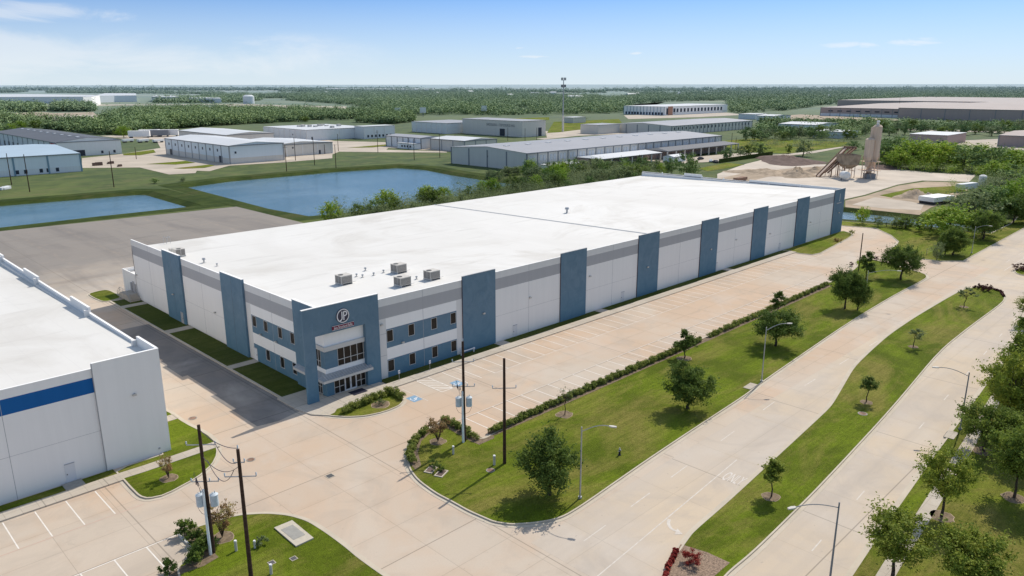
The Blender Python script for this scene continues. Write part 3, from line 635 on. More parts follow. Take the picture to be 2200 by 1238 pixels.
# dock wing wall, stair and rails at the far left corner
mb = MB(); mb.box(-.0, .25, W, 78, 0, 5.05, 'white'); mb.box(.25, 5., 77.75, 78, 0, 5.05, 'white'); mb.quad((.25, W, 4.5), (5, W, 4.5), (5, 77.75, 4.5), (.25, 77.75, 4.5), 'white2'); mb.box(4.75, 5, W, 77.75, 0, 5.05, 'white'); mb.build('dock_wing', WH)
mb = MB(); mb.box(-2.2, -.02, 70.2, 74.2, 0.1, 1.2, 'walk')
for i in range(5): mb.box(-2.2, -.02, 69.9 - .3 * i - .3 + .3, 70.2 - .3 * i - .002, .1, 1.0 - .2 * i, 'walk')
for i in range(5): mb.box(-2.2, -.02, 74.202 + .3 * i, 74.5 + .3 * i, .1, 1.0 - .2 * i, 'walk')
sto = mb.build('stair', WH)
mb = MB()
for x in (-2.15, -.3):
    for h in (.55, 1.05):
        mb.path([(x, 68.6, h), (x, 70.3, 1.2 + h), (x, 74.1, 1.2 + h), (x, 75.8, h)] if x < -1 else [(x, 68.6, h), (x, 70.1, 1.15 + h)], .035, 'galv')
    for y, z in ((68.6, .1), (70.3, 1.2), (72.2, 1.2), (74.1, 1.2), (75.8, .1)): mb.tube((x, y, z), (x, y, z + 1.05), .035, .035, 'galv', 6) if x < -1 or y < 71 else None
mb.build('railing', sto); steel_door(Face((0, 0, 1.15), (0, 1, 0), (-1, 0, 0)), 71.7, 3.3, 'grey')
for y in (70.95, 72.9): mb = MB(); mb.box(-.3, -.02, y, y + .5, .1 + 1.1, 3., 'grey'); mb.build('electrical_panel', WH)
mb = MB(); mb.box(.6, 2.6, 76, 76.7, 4.5, 4.9, 'galv'); mb.build('roof_hatch', WH)
# grey mat, pipes, small signs
mb = MB(); mb.box(2.8, 5.1, -2.3, -.72, .152, .175, 'black'); tag(mb.build('door_mat'), 'black mat on the paving in front of the glass doors', 'door mat')
mb = MB(); mb.path([(23.9, -.6, .1), (23.9, -.6, .55), (24.0, -.75, .75), (26.4, -.75, .75), (26.5, -.7, .55), (26.5, -.7, .1)], .1, 'door', 8); mb.tube((23.8, -.75, .75), (24.15, -.75, .75), .17, .17, 'door'); mb.tube((26.3, -.75, .75), (26.6, -.75, .75), .17, .17, 'door')
tag(mb.build('backflow_pipe'), 'white bent pipe standing in the grass before the first blue pilaster', 'pipe')
for i, (x, lb) in enumerate(((10.6, 'small white sign on a post before the window beside the entrance'), (16.3, 'small white sign on a post before the second lower window from the entrance'))):
    e = empty('parking_sign', (x, -2.15, .12), 0, lb, 'sign', 'accessible parking signs'); mb = MB(); mb.tube((0, 0, 0), (0, 0, 1.5), .03, .03, 'galv', 6); mb.build('post', e)
    mb = MB(); mb.box(-.16, .16, -.05, -.03, 1.1, 1.6, 'signwhite'); mb.build('panel', e); mb = MB(); mb.box(-.1, .1, -.055, -.051, 1.25, 1.45, 'paintblue'); mb.build('symbol', e)
# rooftop units
def hvac():
    e = empty('rooftop_unit'); mb = MB(); a, b, h = 1.0, .85, 1.45
    mb.box(-a, a, -b, b, .28, h, 'hvac'); mb.box(-a - .03, a + .03, -b - .03, b + .03, h, h + .06, 'hvac'); mb.build('cabinet', e)
    mb = MB(); mb.box(-a - .015, -a + .002, -.0, b - .05, .35, h - .05, 'coil'); mb.box(-a - .012, -a + .002, -b + .05, -.1, .35, h - .05, 'coil'); mb.box(-a + .08, a - .08, -b - .015, -b + .002, .36, h - .1, 'coil')
    for i in range(9): mb.box(-a + .1 + i * .21, -a + .13 + i * .21, -b - .03, -b - .014, .36, h - .1, 'hvac')
    mb.build('coil', e)
    mb = MB(); mb.prism([(-.45 + .42 * math.cos(i * .52), .1 + .42 * math.sin(i * .52)) for i in range(12)], h + .06, h + .1, 'fan'); mb.build('fan_grille', e)
    for x in (-a + .1, a - .1): mb = MB(); mb.box(x - .06, x + .06, -b - .1, b + .1, 0, .28, 'galv'); mb.build('stand', e)
    mb = MB(); mb.tube((a + .05, -b + .1, .3), (a + .7, -b + .1, .3), .04, .04, 'galv'); mb.build('pipe', e)
    return e
h0 = hvac()
UN = [((11.33, 12.24), 'boxy rooftop unit standing alone above the office corner'), ((21.81, 12.2), 'boxy rooftop unit farthest back of the near four'), ((16.66, 4.35), 'boxy rooftop unit nearest the blue logo wall'), ((22.35, 4.29), 'boxy rooftop unit closest to the first blue pilaster'), ((2.76, 54.22), 'rooftop unit behind the second left pilaster with its side in shade'), ((3.41, 58.24), 'low rooftop unit beside the one behind the left pilaster')]
for i, (p, lb) in enumerate(UN):
    u = h0 if i == 0 else copy_tree(h0); u.location = (p[0], p[1], rz(p[1])); u.rotation_euler.z = R(0 if i < 4 else 90); tag(u, lb, 'air conditioner', 'rooftop air conditioning units')
    if i == 5: u.scale = (.6, .8, .6)
def vent(p, s, lb):
    mb = MB(); mb.tube((0, 0, 0), (0, 0, .5 * s), .12 * s, .12 * s, 'galv'); mb.tube((0, 0, .5 * s), (0, 0, .75 * s), .28 * s, .22 * s, 'galv'); mb.box(-.25 * s, .25 * s, -.25 * s, .25 * s, 0, .08, 'roofedge')
    o = mb.build('roof_vent'); o.location = (p[0], p[1], rz(p[1])); tag(o, lb, 'roof vent', 'small vents on the white roof')
vent((88.11, 33.37), 1.9, 'tall roof vent alone on the far half of the white roof')
for p, s in (((18.81, 17.39), .8), ((15.44, 14.94), .7), ((15.78, 13.74), .7), ((17.75, 13.49), .7), ((19.99, 13.92), .7), ((20.76, 6.16), .7), ((3.37, 44.69), 1.2), ((3.74, 40.25), .7)): vent(p, s, 'small grey vent stub on the near half of the white roof')
mb = MB()
for x in (0, .8): mb.path([(x, 0, 0), (x, 0, 1.3)], .04, 'galv'); mb.path([(x, 1.4, 0), (x, 1.4, 1.3)], .04, 'galv')
mb.path([(0, 0, 1.3), (.8, 0, 1.3)], .04, 'galv'); mb.path([(0, 1.4, 1.3), (0, 0, 1.3)], .04, 'galv'); mb.path([(.8, 1.4, 1.3), (.8, 0, 1.3)], .04, 'galv')
o = mb.build('roof_ladder_rail'); p = (6.21, 67.94); o.location = (p[0], 69.0, rz(69)); tag(o, 'small steel guard rail at the back edge of the white roof', 'guard rail')
# ------------------------------------------------------------------ neighbouring white building
NB = empty('white_building', (0, 0, 0), 0, 'plain white building with a blue stripe cut off by the left frame edge', 'building')
X1 = -21.5; F2 = Face((0, -.4, 0), (1, 0, 0), (0, -1, 0)); mb = MB()
F2.paint(mb, [(-110, X1, 0, 12.15, 'white'), (-110, -28.5, 9.45, 11.15, 'royal')], [])
F2.box(mb, -28.5, X1, -.05, .22, 0, 12.75, 'white'); F2.box(mb, -28.52, X1 + .02, -.1, .24, 12.75, 12.8, 'white2')
for u in (-37.2, -45): F2.box(mb, u, u + .05, -.01, .004, 0, 12.1, 'joint')
F2.box(mb, -110, -28.5, -.01, .004, 4.9, 4.93, 'joint'); F2.box(mb, -28.56, -28.5, 0, .2, 0, 12.7, 'joint')
mb.quad((X1, -.4, 0), (X1, 73, 0), (X1, 73, 12.0), (X1, -.4, 12.0), 'white')
mb.box(-110, X1 - .3, 72.7, 73, 0, 11.4, 'white')
mb.build('wall', NB)
mb = MB(); mb.quad((-110, -.35, 11.75), (X1 - .3, -.35, 11.75), (X1 - .3, 72.9, 10.9), (-110, 72.9, 10.9), 'roof'); mb.quad((-110, -.35, 12.15), (-28.5, -.35, 12.15), (-28.5, -.1, 12.15), (-110, -.1, 12.15), 'white2'); mb.quad((-110, -.1, 12.15), (-28.5, -.1, 12.15), (-28.5, .0, 11.75), (-110, .0, 11.75), 'white'); mb.build('roof', NB)
mb = MB(); mb.box(X1 - .3, X1 - .002, -.4, 73, 10.6, 12.0, 'white', 'white2'); mb.box(X1 - .75, X1 - .3, 5.6, 72.5, 10.8, 11.45, 'lgrey')
for y0, y1, z in ((-.35, 5.4, 12.85), (23.0, 31, 12.75), (47.6, 56, 12.6), (70, 73, 12.5)):
    mb.box(X1 - .3, X1, y0, y1, 12.002, z, 'white', 'white2')
    if y0 > 0: mb.box(X1 - .8, X1 - .302, y0 - .15, y0 + .35, 11.2, 12.4, 'lgrey')
    else: mb.box(X1 - .8, X1 - .302, 5.3, 5.8, 11.2, 12.4, 'lgrey')
mb.build('parapet', NB)
steel_door(F2, -32.55, 2.2, 'door', NB); wall_light(F2, -24.7, 8.1, .22, NB)
mb = MB(); F2.box(mb, -22.9, -22.7, .22, .3, .7, .9, 'grey'); mb.build('hose_tap', NB)
# ------------------------------------------------------------------ plants
def leaf_cloud(centres, radii, per, size, seed, squash=.8, up=.35, elong=1.5, spray=0):
    """numpy cloud of small leaf faces clustered round the given centres; returns verts, faces"""
    g = np.random.default_rng(seed); c = np.repeat(np.asarray(centres, float), per, 0); r = np.repeat(np.asarray(radii, float), per)[:, None]
    n = len(c); d = g.normal(size=(n, 3)); d /= np.linalg.norm(d, axis=1)[:, None]
    p = c + d * r * (g.random((n, 1)) ** .45) * np.array([1, 1, squash])
    if spray:   # twigs reach outward and upward from the middle of the crown
        mid = np.asarray(centres, float).mean(0); o = c - mid; o /= np.linalg.norm(o, axis=1)[:, None] + 1e-6; o[:, 2] += .25
        tw = np.repeat(g.integers(0, 9, n)[:, None], 1, 1); jit = np.sin(tw * 2.4 + c[:, :1] * 7), np.cos(tw * 1.7 + c[:, 1:2] * 5), np.sin(tw * 3.1 + c[:, 2:] * 6)
        q = g.random((n, 1)); p = np.where(g.random((n, 1)) < .6, c + (o * 1.1 + np.concatenate(jit, 1) * .8) * r * spray * q + g.normal(size=(n, 3)) * r * .16, p)
    nn = d * .5 + g.normal(size=(n, 3)) * .6 + np.array([0, 0, up]); nn /= np.linalg.norm(nn, axis=1)[:, None]
    a = np.cross(nn, g.normal(size=(n, 3))); a /= np.linalg.norm(a, axis=1)[:, None]; b = np.cross(nn, a)
    s = size * g.uniform(.55, 1.25, (n, 1)); a *= s * elong / 2; b *= s / 2
    v = np.stack([p - a, p - b * .8 + nn * s * .1, p + a, p + b * .8 + nn * s * .1], 1).reshape(-1, 3)
    return v, np.arange(n * 4).reshape(-1, 4)
def np_mesh(name, v, f, mat, parent=None, kind=None):
    me = bpy.data.meshes.new(name); me.vertices.add(len(v)); me.vertices.foreach_set('co', np.ascontiguousarray(v, dtype=np.float32).ravel())
    k = f.shape[1]; me.loops.add(f.size); me.loops.foreach_set('vertex_index', np.ascontiguousarray(f, dtype=np.int32).ravel())
    me.polygons.add(len(f)); me.polygons.foreach_set('loop_start', np.arange(len(f), dtype=np.int32) * k)
    me.update(calc_edges=True); me.materials.append(M[mat])
    o = bpy.data.objects.new(name, me); COL.objects.link(o)
    if parent: o.parent = parent
    if kind: o['kind'] = kind
    return o
def crown_points(shape, w, h, z0, n, rnd):
    pts = []; rad = []
    while len(pts) < n:
        u = Vector((rnd.gauss(0, 1), rnd.gauss(0, 1), rnd.gauss(0, 1))).normalized() * (rnd.random() ** .36)
        t = (u.z + 1) / 2
        k = {'round': 1., 'cone': 1.15 - .95 * t, 'vase': .45 + .75 * t, 'flat': 1.}[shape]
        lump = 1 + .2 * math.sin(u.x * 5 + rnd.random() * .6) * math.cos(u.y * 4)
        pts.append((u.x * w / 2 * .84 * k * lump, u.y * w / 2 * .84 * k * lump, z0 + (h - z0) * (.09 + .84 * t))); rad.append(w * rnd.uniform(.06, .15) * (1.3 - .35 * t))
    return pts, rad
def branchy(mb, pts, h, z0, tr, rnd, nl=14, mat='bark', stems=1, fork=None):
    fk = fork if fork is not None else z0
    if stems == 1:
        q = [(0, 0, -.1), (rnd.uniform(-.08, .08), rnd.uniform(-.08, .08), fk * .5), (rnd.uniform(-.12, .12), rnd.uniform(-.12, .12), fk), (rnd.uniform(-.2, .2), rnd.uniform(-.2, .2), z0 + (h - z0) * .55)]
        rr = [tr * 1.25, tr, tr * .8, tr * .35]
        for i in range(3): mb.tube(q[i], q[i + 1], rr[i], rr[i + 1], mat, 7)
        base = Vector(q[2])
    else: base = Vector((0, 0, .02))
    for p in rnd.sample(pts, min(nl, len(pts))):
        p = Vector(p); st = base.lerp(Vector((base.x, base.y, z0 + (h - z0) * .4)), rnd.random() if stems == 1 else 0)
        mid = st.lerp(p, .5) + Vector((0, 0, -.08 * (p - st).length if stems == 1 else .12 * (p - st).length))
        r = tr * .42; mb.tube(st, mid, r, r * .6, mat, 5, False); mb.tube(mid, p, r * .6, r * .15, mat, 5, False)
def tree(name, shape, w, h, z0, leafm, ncl, per, size, seed, tr=.16, nl=14, stems=1, fork=None, squash=.8, spray=.85):
    per = int(per * 1.9); size *= .66; ncl = int(ncl * .9)
    """Empty at the foot, with trunk and crown as parts"""
    rnd = random.Random(seed); e = empty(name)
    pts, rad = crown_points(shape, w, h, z0, ncl, rnd)
    mb = MB(); branchy(mb, pts, h, z0, tr, rnd, nl, stems=stems, fork=fork); mb.build('trunk', e, True)
    v, f = leaf_cloud(pts, rad, per, size, seed, squash, spray=spray); np_mesh('crown', v, f, leafm, e)
    return e
def place(e, x, y, w0, w, h0, h, rzz, label, cat, group, z=.12):
    e.location = (x, y, z); e.scale = (w / w0, w / w0, h / h0); e.rotation_euler.z = rzz; tag(e, label, cat, group)
oak = [tree('oak_tree', 'round', 6.4, 7., .75, 'oak', 120, 62, .30, 5, .2), tree('oak_tree', 'round', 7.8, 7.2, 1.5, 'oak', 120, 62, .32, 8, .19)]
OAKS = [(0, (2.5, -38.98, 6.3, 6.94), 'big dark oak beside the lamp at the rounded corner of the grass strip', 0),
 (0, (31.59, -37.26, 6.2, 6.44), 'compact round oak in the grass strip, second from the corner junction', 1.3),
 (1, (63.33, -33.8, 7.8, 5.99), 'spreading oak just behind the street lamp in the middle of the grass strip', .4),
 (1, (92.78, -33.17, 6.7, 7.61), 'wide oak in the grass strip before the faded hedge end', 2.2),
 (0, (93.53, -35.24, 3.9, 6.58), 'smaller round tree pressed against the wide oak by the kerb', .7),
 (1, (124, -32.7, 8.6, 7.52), 'round oak at the tip of the grass strip beside the driveway mouth', 3.6),
 (0, (159.4, -33.1, 7.6, 7), 'dark oak on the roadside lawn across the driveway', 1.9),
 (0, (158.01, -31.69, 4, 5.82), 'slim dark tree leaning against the dark oak across the driveway', 2.9),
 (1, (187.37, -32.8, 9.3, 7.79), 'broad oak shading the lawn behind the farthest lamp', 5.2),
 (1, (222.57, -32.22, 9.3, 7.93), 'oak at the far end of the roadside lawn by the right frame edge', 4.4)]
for i, (k, (x, y, w, h), lb, rzz) in enumerate(OAKS):
    first = not oak[k].get('label'); e = oak[k] if first else copy_tree(oak[k])
    place(e, x, y, (6.4, 7.8)[k], w * 1.03, (7., 7.2)[k], h * 1.02, rzz, lb, 'tree', 'oaks on the roadside lawns')
elm = [tree('street_tree', 'vase', 6.2, 6.6, 2.0, 'elm', 95, 60, .24, 21, .13, 26, fork=1.6, squash=.55), tree('street_tree', 'round', 6.4, 6.6, 1.9, 'midleaf', 120, 60, .28, 23, .13, 20, fork=1.6, squash=.6)]
ELMS = [(0, (26.98, -69.4, 5.6, 6.99), 'light green tree with a forked trunk beside the sidewalk'),
 (0, (13.3, -69.54, 6.4, 6.26), 'light green tree overhanging the verge, lowest whole crown by the bottom edge'),
 (1, (36.15, -73.62, 5.7, 8.02), 'dark crowned tree cut by the right frame edge above its own shadow'),
 (1, (45.56, -68.43, 5.7, 5.83), 'darker tree by the sidewalk just above the forked light tree'),
 (0, (54.08, -68.74, 7, 9.84), 'light spreading crown halfway up the right edge'),
 (1, (68.04, -67.22, 4.8, 9.35), 'dark green tree high on the right edge above the light crown'),
 (1, (81.72, -65.79, 5.1, 9.23), 'dark tree topmost on the right verge, mostly outside the frame'),
 (1, (56.37, -71.97, 7.2, 6.66), 'dense crown behind the light spreading tree at the right edge')]
ELMS += [(0, (57.1, -67.95, 7, 6.68), 'pale green crown filling the gap between the light spreading tree and the darker sidewalk tree'), (1, (45.2, -72.52, 5.8, 6.28), 'shaded crown behind the dark tree at the right frame edge'),
 (0, (71.04, -67.42, 6.9, 6.79), 'pale green crown partly outside the frame below the topmost dark tree'), (0, (105.97, -60.81, 5.8, 5.18), 'small far tree on the right verge at the frame edge')]
for i, (k, (x, y, w, h), lb) in enumerate(ELMS):
    first = not elm[k].get('label'); e = elm[k] if first else copy_tree(elm[k])
    place(e, x, y, (6.2, 6.4)[k], w * 1.12, 6.6, h * 1.0, i * 1.7 + .4, lb, 'tree', 'trees along the right hand sidewalk')
e = tree('street_tree', 'vase', 6.2, 6.6, 2.2, 'elm', 110, 60, .26, 29, .13, 18, fork=1.8, squash=.55)
place(e, 14.6, -74.6, 6.2, 6.6, 6.6, 6.2, 1., 'light green crown rising from the bottom edge near the right corner', 'tree', 'trees along the right hand sidewalk')
sap = tree('sapling', 'cone', 2.6, 4.4, 1.7, 'elm', 46, 60, .2, 31, .05, 10)
for i, ((x, y, w, h), lb, m) in enumerate([((18.51, -55.68, 2.6, 4.28), 'leafy sapling nearest the camera in the median', 'oak'), ((50.49, -53.21, 2.4, 3.84), 'small dark sapling in the median above the round manhole', 'oak'), ((78.79, -49.97, 3, 3.28), 'thin sapling with open crown in the middle of the median', 'scrub'), ((110.21, -48.93, 3.1, 3.9), 'thin sapling at the far tip of the median', 'scrub')]):
    if i == 0: e = sap
    else:
        e = tree('sapling', 'round' if i > 1 else 'cone', 2.6, 4.4, 1.7, m, 40 if i < 2 else 22, 50, .17, 31 + i, .05, 12)
    place(e, x, y, 2.6, w * (1.45 if i < 2 else 1.15), 4.4, h, i, lb, 'tree', 'young trees in the median')
e = tree('young_pine', 'cone', 2.9, 4.8, .8, 'oak', 46, 60, .22, 41, .07, 10)
for i, ((x, y, w, h), lb) in enumerate([((47.68, -26.44, 3.3, 4.84), 'narrow young tree rising from the hedge near the middle'), ((81.72, -25.09, 2.8, 4.19), 'pointed young evergreen rising from the far part of the hedge'), ((119.45, -26.95, 3.9, 6.2), 'young tree at the far end of the parking hedge beside the thin brown pole')]):
    c = e if i == 0 else copy_tree(e); place(c, x, y, 2.9, w * 1.35, 4.8, h, i * 2., lb, 'tree', 'young trees in the hedge line')
e = tree('bare_tree', 'round', 3., 3.6, 1.3, 'scrub', 26, 14, .12, 51, .06, 40); x, y, w, h = (18.65, -26.97, 2.8, 4.1)
place(e, x, y, 3., w, 3.6, h, 0, 'nearly bare little tree beside the hedge above its mulch ring', 'tree', None)
e = tree('crape_myrtle', 'vase', 2.6, 3., .7, 'rust', 34, 42, .15, 61, .045, 30, stems=4)
for i, ((x, y, w, h), lb) in enumerate([((2.07, -21.25, 2.5, 3.29), 'reddish brown crape myrtle inside the hedge corner'), ((-25.25, -22.28, 2.5, 3.67), 'bronze multi stemmed shrub tree behind the transformer pole'), ((-24.37, -7.23, 1.8, 2.58), 'sparse little tree on the grass before the white building')]):
    c = e if i == 0 else copy_tree(e); place(c, x, y, 2.6, w * 1.3, 3., h, i * 2.3, lb, 'tree', 'small crape myrtles')
e = tree('low_shrub', 'round', 1.6, 1.1, .1, 'scrub', 22, 24, .12, 66, .03, 14); place(e, 3.6, -6.1 - 1.2, 1.6, 1.6, 1.1, .9, 0, 'low twiggy shrub in the mulch spot of the entrance island', 'shrub', None)
# mulch rings
def ring(p, r, lb=None, m='mulch', z=.135):
    rnd = random.Random(int(p[0] * 100)); n = 14
    poly = [(r * rnd.uniform(.85, 1.1) * math.cos(2 * math.pi * i / n), r * rnd.uniform(.85, 1.1) * math.sin(2 * math.pi * i / n)) for i in range(n)]
    mb = MB(); mb.prism(poly, 0, .03, 'dirt'); mb.prism([(x * .93, y * .93) for x, y in poly], .03, .05, m); o = mb.build('mulch_bed'); o.location = (p[0], p[1], z - .02); return tag(o, kind='structure')
for p, r in (((18.51, -55.68), 1.), ((50.49, -53.21), .85), ((78.79, -49.97), .8), ((110.21, -48.93), .8), ((18.65, -26.97), 1.2), ((47.68, -26.44), 1.2), ((2.07, -21.25), 1.05), ((-25.25, -22.28), 1.15), ((-24.37, -7.23), 1.), ((3.6, -7.3), 1.3), ((26.98, -69.4), 1.2), ((36.15, -73.62), 1.2), ((45.56, -68.43), 1.2)): ring(p, r)
# clipped hedges
def hedge(pts, w, h, label, seed, per=60, step=.42, mat='hedge', dip=0, group=None, name='hedge'):
    rnd = random.Random(seed); cs = []; rs = []
    for a, b in zip(pts, pts[1:]):
        l = math.dist(a, b); n = max(1, int(l / step))
        for i in range(n):
            t = (i + rnd.random()) / n; tall = h * (.86 + .14 * math.sin(i * .9 + seed)) * rnd.uniform(.9, 1.05)
            for k in range(4):
                cs.append((a[0] + (b[0] - a[0]) * t + rnd.uniform(-w, w) * .36, a[1] + (b[1] - a[1]) * t + rnd.uniform(-w, w) * .36, tall * rnd.uniform(.3, .78) + .1)); rs.append(h * rnd.uniform(.28, .36))
    v, f = leaf_cloud(cs, rs, int(per * 1.5), .13, seed, .9, .8); o = np_mesh(name, v, f, mat); return tag(o, label, 'hedge', group)
mh = [(6.93, -23.83), (26.27, -22.48), (47.07, -22.51), (73.57, -22.72), (83.94, -22.95), (107.69, -23.07)]; MHM = [(8.6, -24.0), (25.5, -23.75), (46.2, -23.75), (72.5, -23.6), (108, -23.3)]
hedge([(8.4, -24.1), (25.5, -23.8), (56.8, -23.75)], .95, 1.05, 'long clipped hedge along the parking kerb, near part', 3, 75, .42)
hedge([(59.5, -23.75), (72.5, -23.6), (108, -23.3)], .95, 1.05, 'long clipped hedge along the parking kerb, far part beyond the first gap', 4, 50, .5)
hedge([(6.07, -17.34), (6.25, -20.2), (5.72, -22.97), (5.61, -23.93)], .9, 1.15, 'short hedge run behind the transformer pole', 5)
hedge([(3.32, -18.01), (0.98, -18.94), (-1.31, -20.43), (-2.78, -22.07), (-3.61, -23.58)], .8, 1.05, 'curving hedge run along the rounded kerb corner', 6)
hedge([(-1.2, -6.1), (1.6, -5.7), (5.2, -5.35), (7.2, -5.2)], 1.2, 1.3, 'clipped hedge before the entrance doors', 7)
hedge([(7.0, -5.3), (7.0, -6.8), (6.8, -8.3)], 1.2, 1.25, 'short clipped hedge arm beside the accessible parking space', 8)
slab('mulch_bed', [(8.0, -24.9), (108, -24.3), (108, -23.2), (8.0, -23.6)], .1, .15, 'mulch')
mb = MB(); mb.sheet([(6.26, -16.55), (6.55, -22.73), (6.5, -24.47), (8.25, -24.43), (7.46, -25.43), (5.01, -25.42), (4.88, -23.9), (5.32, -18.14), (2.95, -18.75), (0.72, -19.73), (-1.42, -21.81), (-3.04, -24.47), (-4.15, -24.87), (-3.76, -23.44), (-1.94, -20.8), (0.19, -18.85), (3.4, -17.72)], .145, 'mulch'); tag(mb.build('mulch_bed'), kind='structure')
# foreground shrubs, lower left
sh = tree('broadleaf_shrub', 'round', 2.4, 1.5, .1, 'oak', 34, 40, .24, 71, .05, 14)
for i, (p, w, h, lb) in enumerate([((-27.44, -19.44), 1.9, 1.5, 'dark glossy shrub at the head of the parking space'), ((-27.26, -21.34), 1.8, 1.2, 'dark glossy shrub second from the top of the bed'), ((-27.7, -23.18), 1.8, 1.2, 'dark glossy shrub touching the foot of the transformer pole'), ((-26.93, -22.93), 1.7, 1.3, 'dark glossy shrub behind the white conduit'), ((-28.71, -24.35), 2.0, 1.4, 'dark glossy shrub below the end of the kerb'), ((-31.02, -24.32), 1.6, 1.3, 'dark glossy shrub alone at the bottom edge')]):
    c = sh if i == 0 else copy_tree(sh); place(c, p[0], p[1], 2.4, w, 1.5, h, i * 1.1, lb, 'shrub', 'glossy shrubs beside the lower parking')
mb = MB(); mb.sheet([(-27.49, -18.05), (-26.07, -18.12), (-26.17, -20.49), (-26.83, -21.99), (-26.86, -25.02), (-28.3, -25.35), (-30.66, -25.05), (-31.13, -24.21), (-29.48, -23.97), (-27.94, -23.34)], .143, 'mulch'); tag(mb.build('mulch_bed'), kind='structure')
mb = MB(); mb.sheet([(x, y) for x, y in [(4.59, -53.67), (5.22, -56.16), (5.28, -58.4), (3.02, -58.41), (-0.02, -58.42), (-1.7, -56.03), (0.12, -55.14)]], .143, 'pebble'); tag(mb.build('gravel_bed'), kind='structure')
e = tree('red_shrub', 'round', 1.9, 1.3, .1, 'redleaf', 30, 50, .13, 81, .04, 14); p = (2.65, -55.96); place(e, p[0], p[1], 1.9, 1.9, 1.3, 1.25, 0, 'bright red shrub in the gravel bed at the median tip', 'shrub', None)
hedge([(3.29, -54.02), (1.49, -54.61), (-0.16, -55.23), (-1.7, -56.03)], .5, .45, 'low dark red border planting along the gravel bed', 82, 60, .3, 'redleaf')
for i, (px, w, h, m, lb) in enumerate([((126.22, -48.67), 2.4, 1.5, 'maroon', 'maroon rounded shrub, larger of the two at the far median tip'), ((127.35, -47.19), 1.9, 1.2, 'maroon', 'maroon rounded shrub, smaller of the two at the far median tip'), ((152.31, -49.01), 4., 1.6, 'maroon', 'maroon shrub mass on the small island at the right edge'), ((129.68, -19.62), 1.5, .8, 'maroon', 'low maroon shrub at the far end of the parking beside the pole'), ((139.69, -21.36), 2.2, 1.0, 'maroon', 'dark maroon shrub at the driveway side of the grass strip'), ((-2.18, -25.48), 1.3, .8, 'oak', 'low dark shrub in the grass inside the rounded corner'), ((-2.48, -26.99), 1.5, .9, 'oak', 'low dark shrub over a cable box in the rounded corner'), ((-23.13, -25.9), 1.6, .8, 'scrub', 'small shrub around the meter boxes in the lower grass'), ((168.65, -4.36), 1.6, 1.4, 'elm', 'pale little shrub at the corner of the far blue pilaster'), ((155.95, -5.64), 2.4, .9, 'rust', 'brown low shrub on the grass by the far end of the building')]):
    e = tree('round_shrub', 'round', 2, 1.3, .05, m, 24, 40, .15 if i else .16, 90 + i, .03, 8); place(e, px[0], px[1], 2, w, 1.3, h, i, lb, 'shrub', None)
island('small_island', [(147.5, -50), (153, -49.6), (153, -46.8), (147.5, -46.8)] if False else [(150.37, -48.33), (147.91, -49.6), (147.05, -52.38), (151.9, -53.62), (158.51, -50.02), (155.35, -48.17)], 1)
hedge([(127.23, -46), (129.09, -47.87), (127.91, -50.89), (123.58, -52.56)], .7, .5, 'low green and red edging plants round the far median tip', 83, 30, .4, 'maroon')
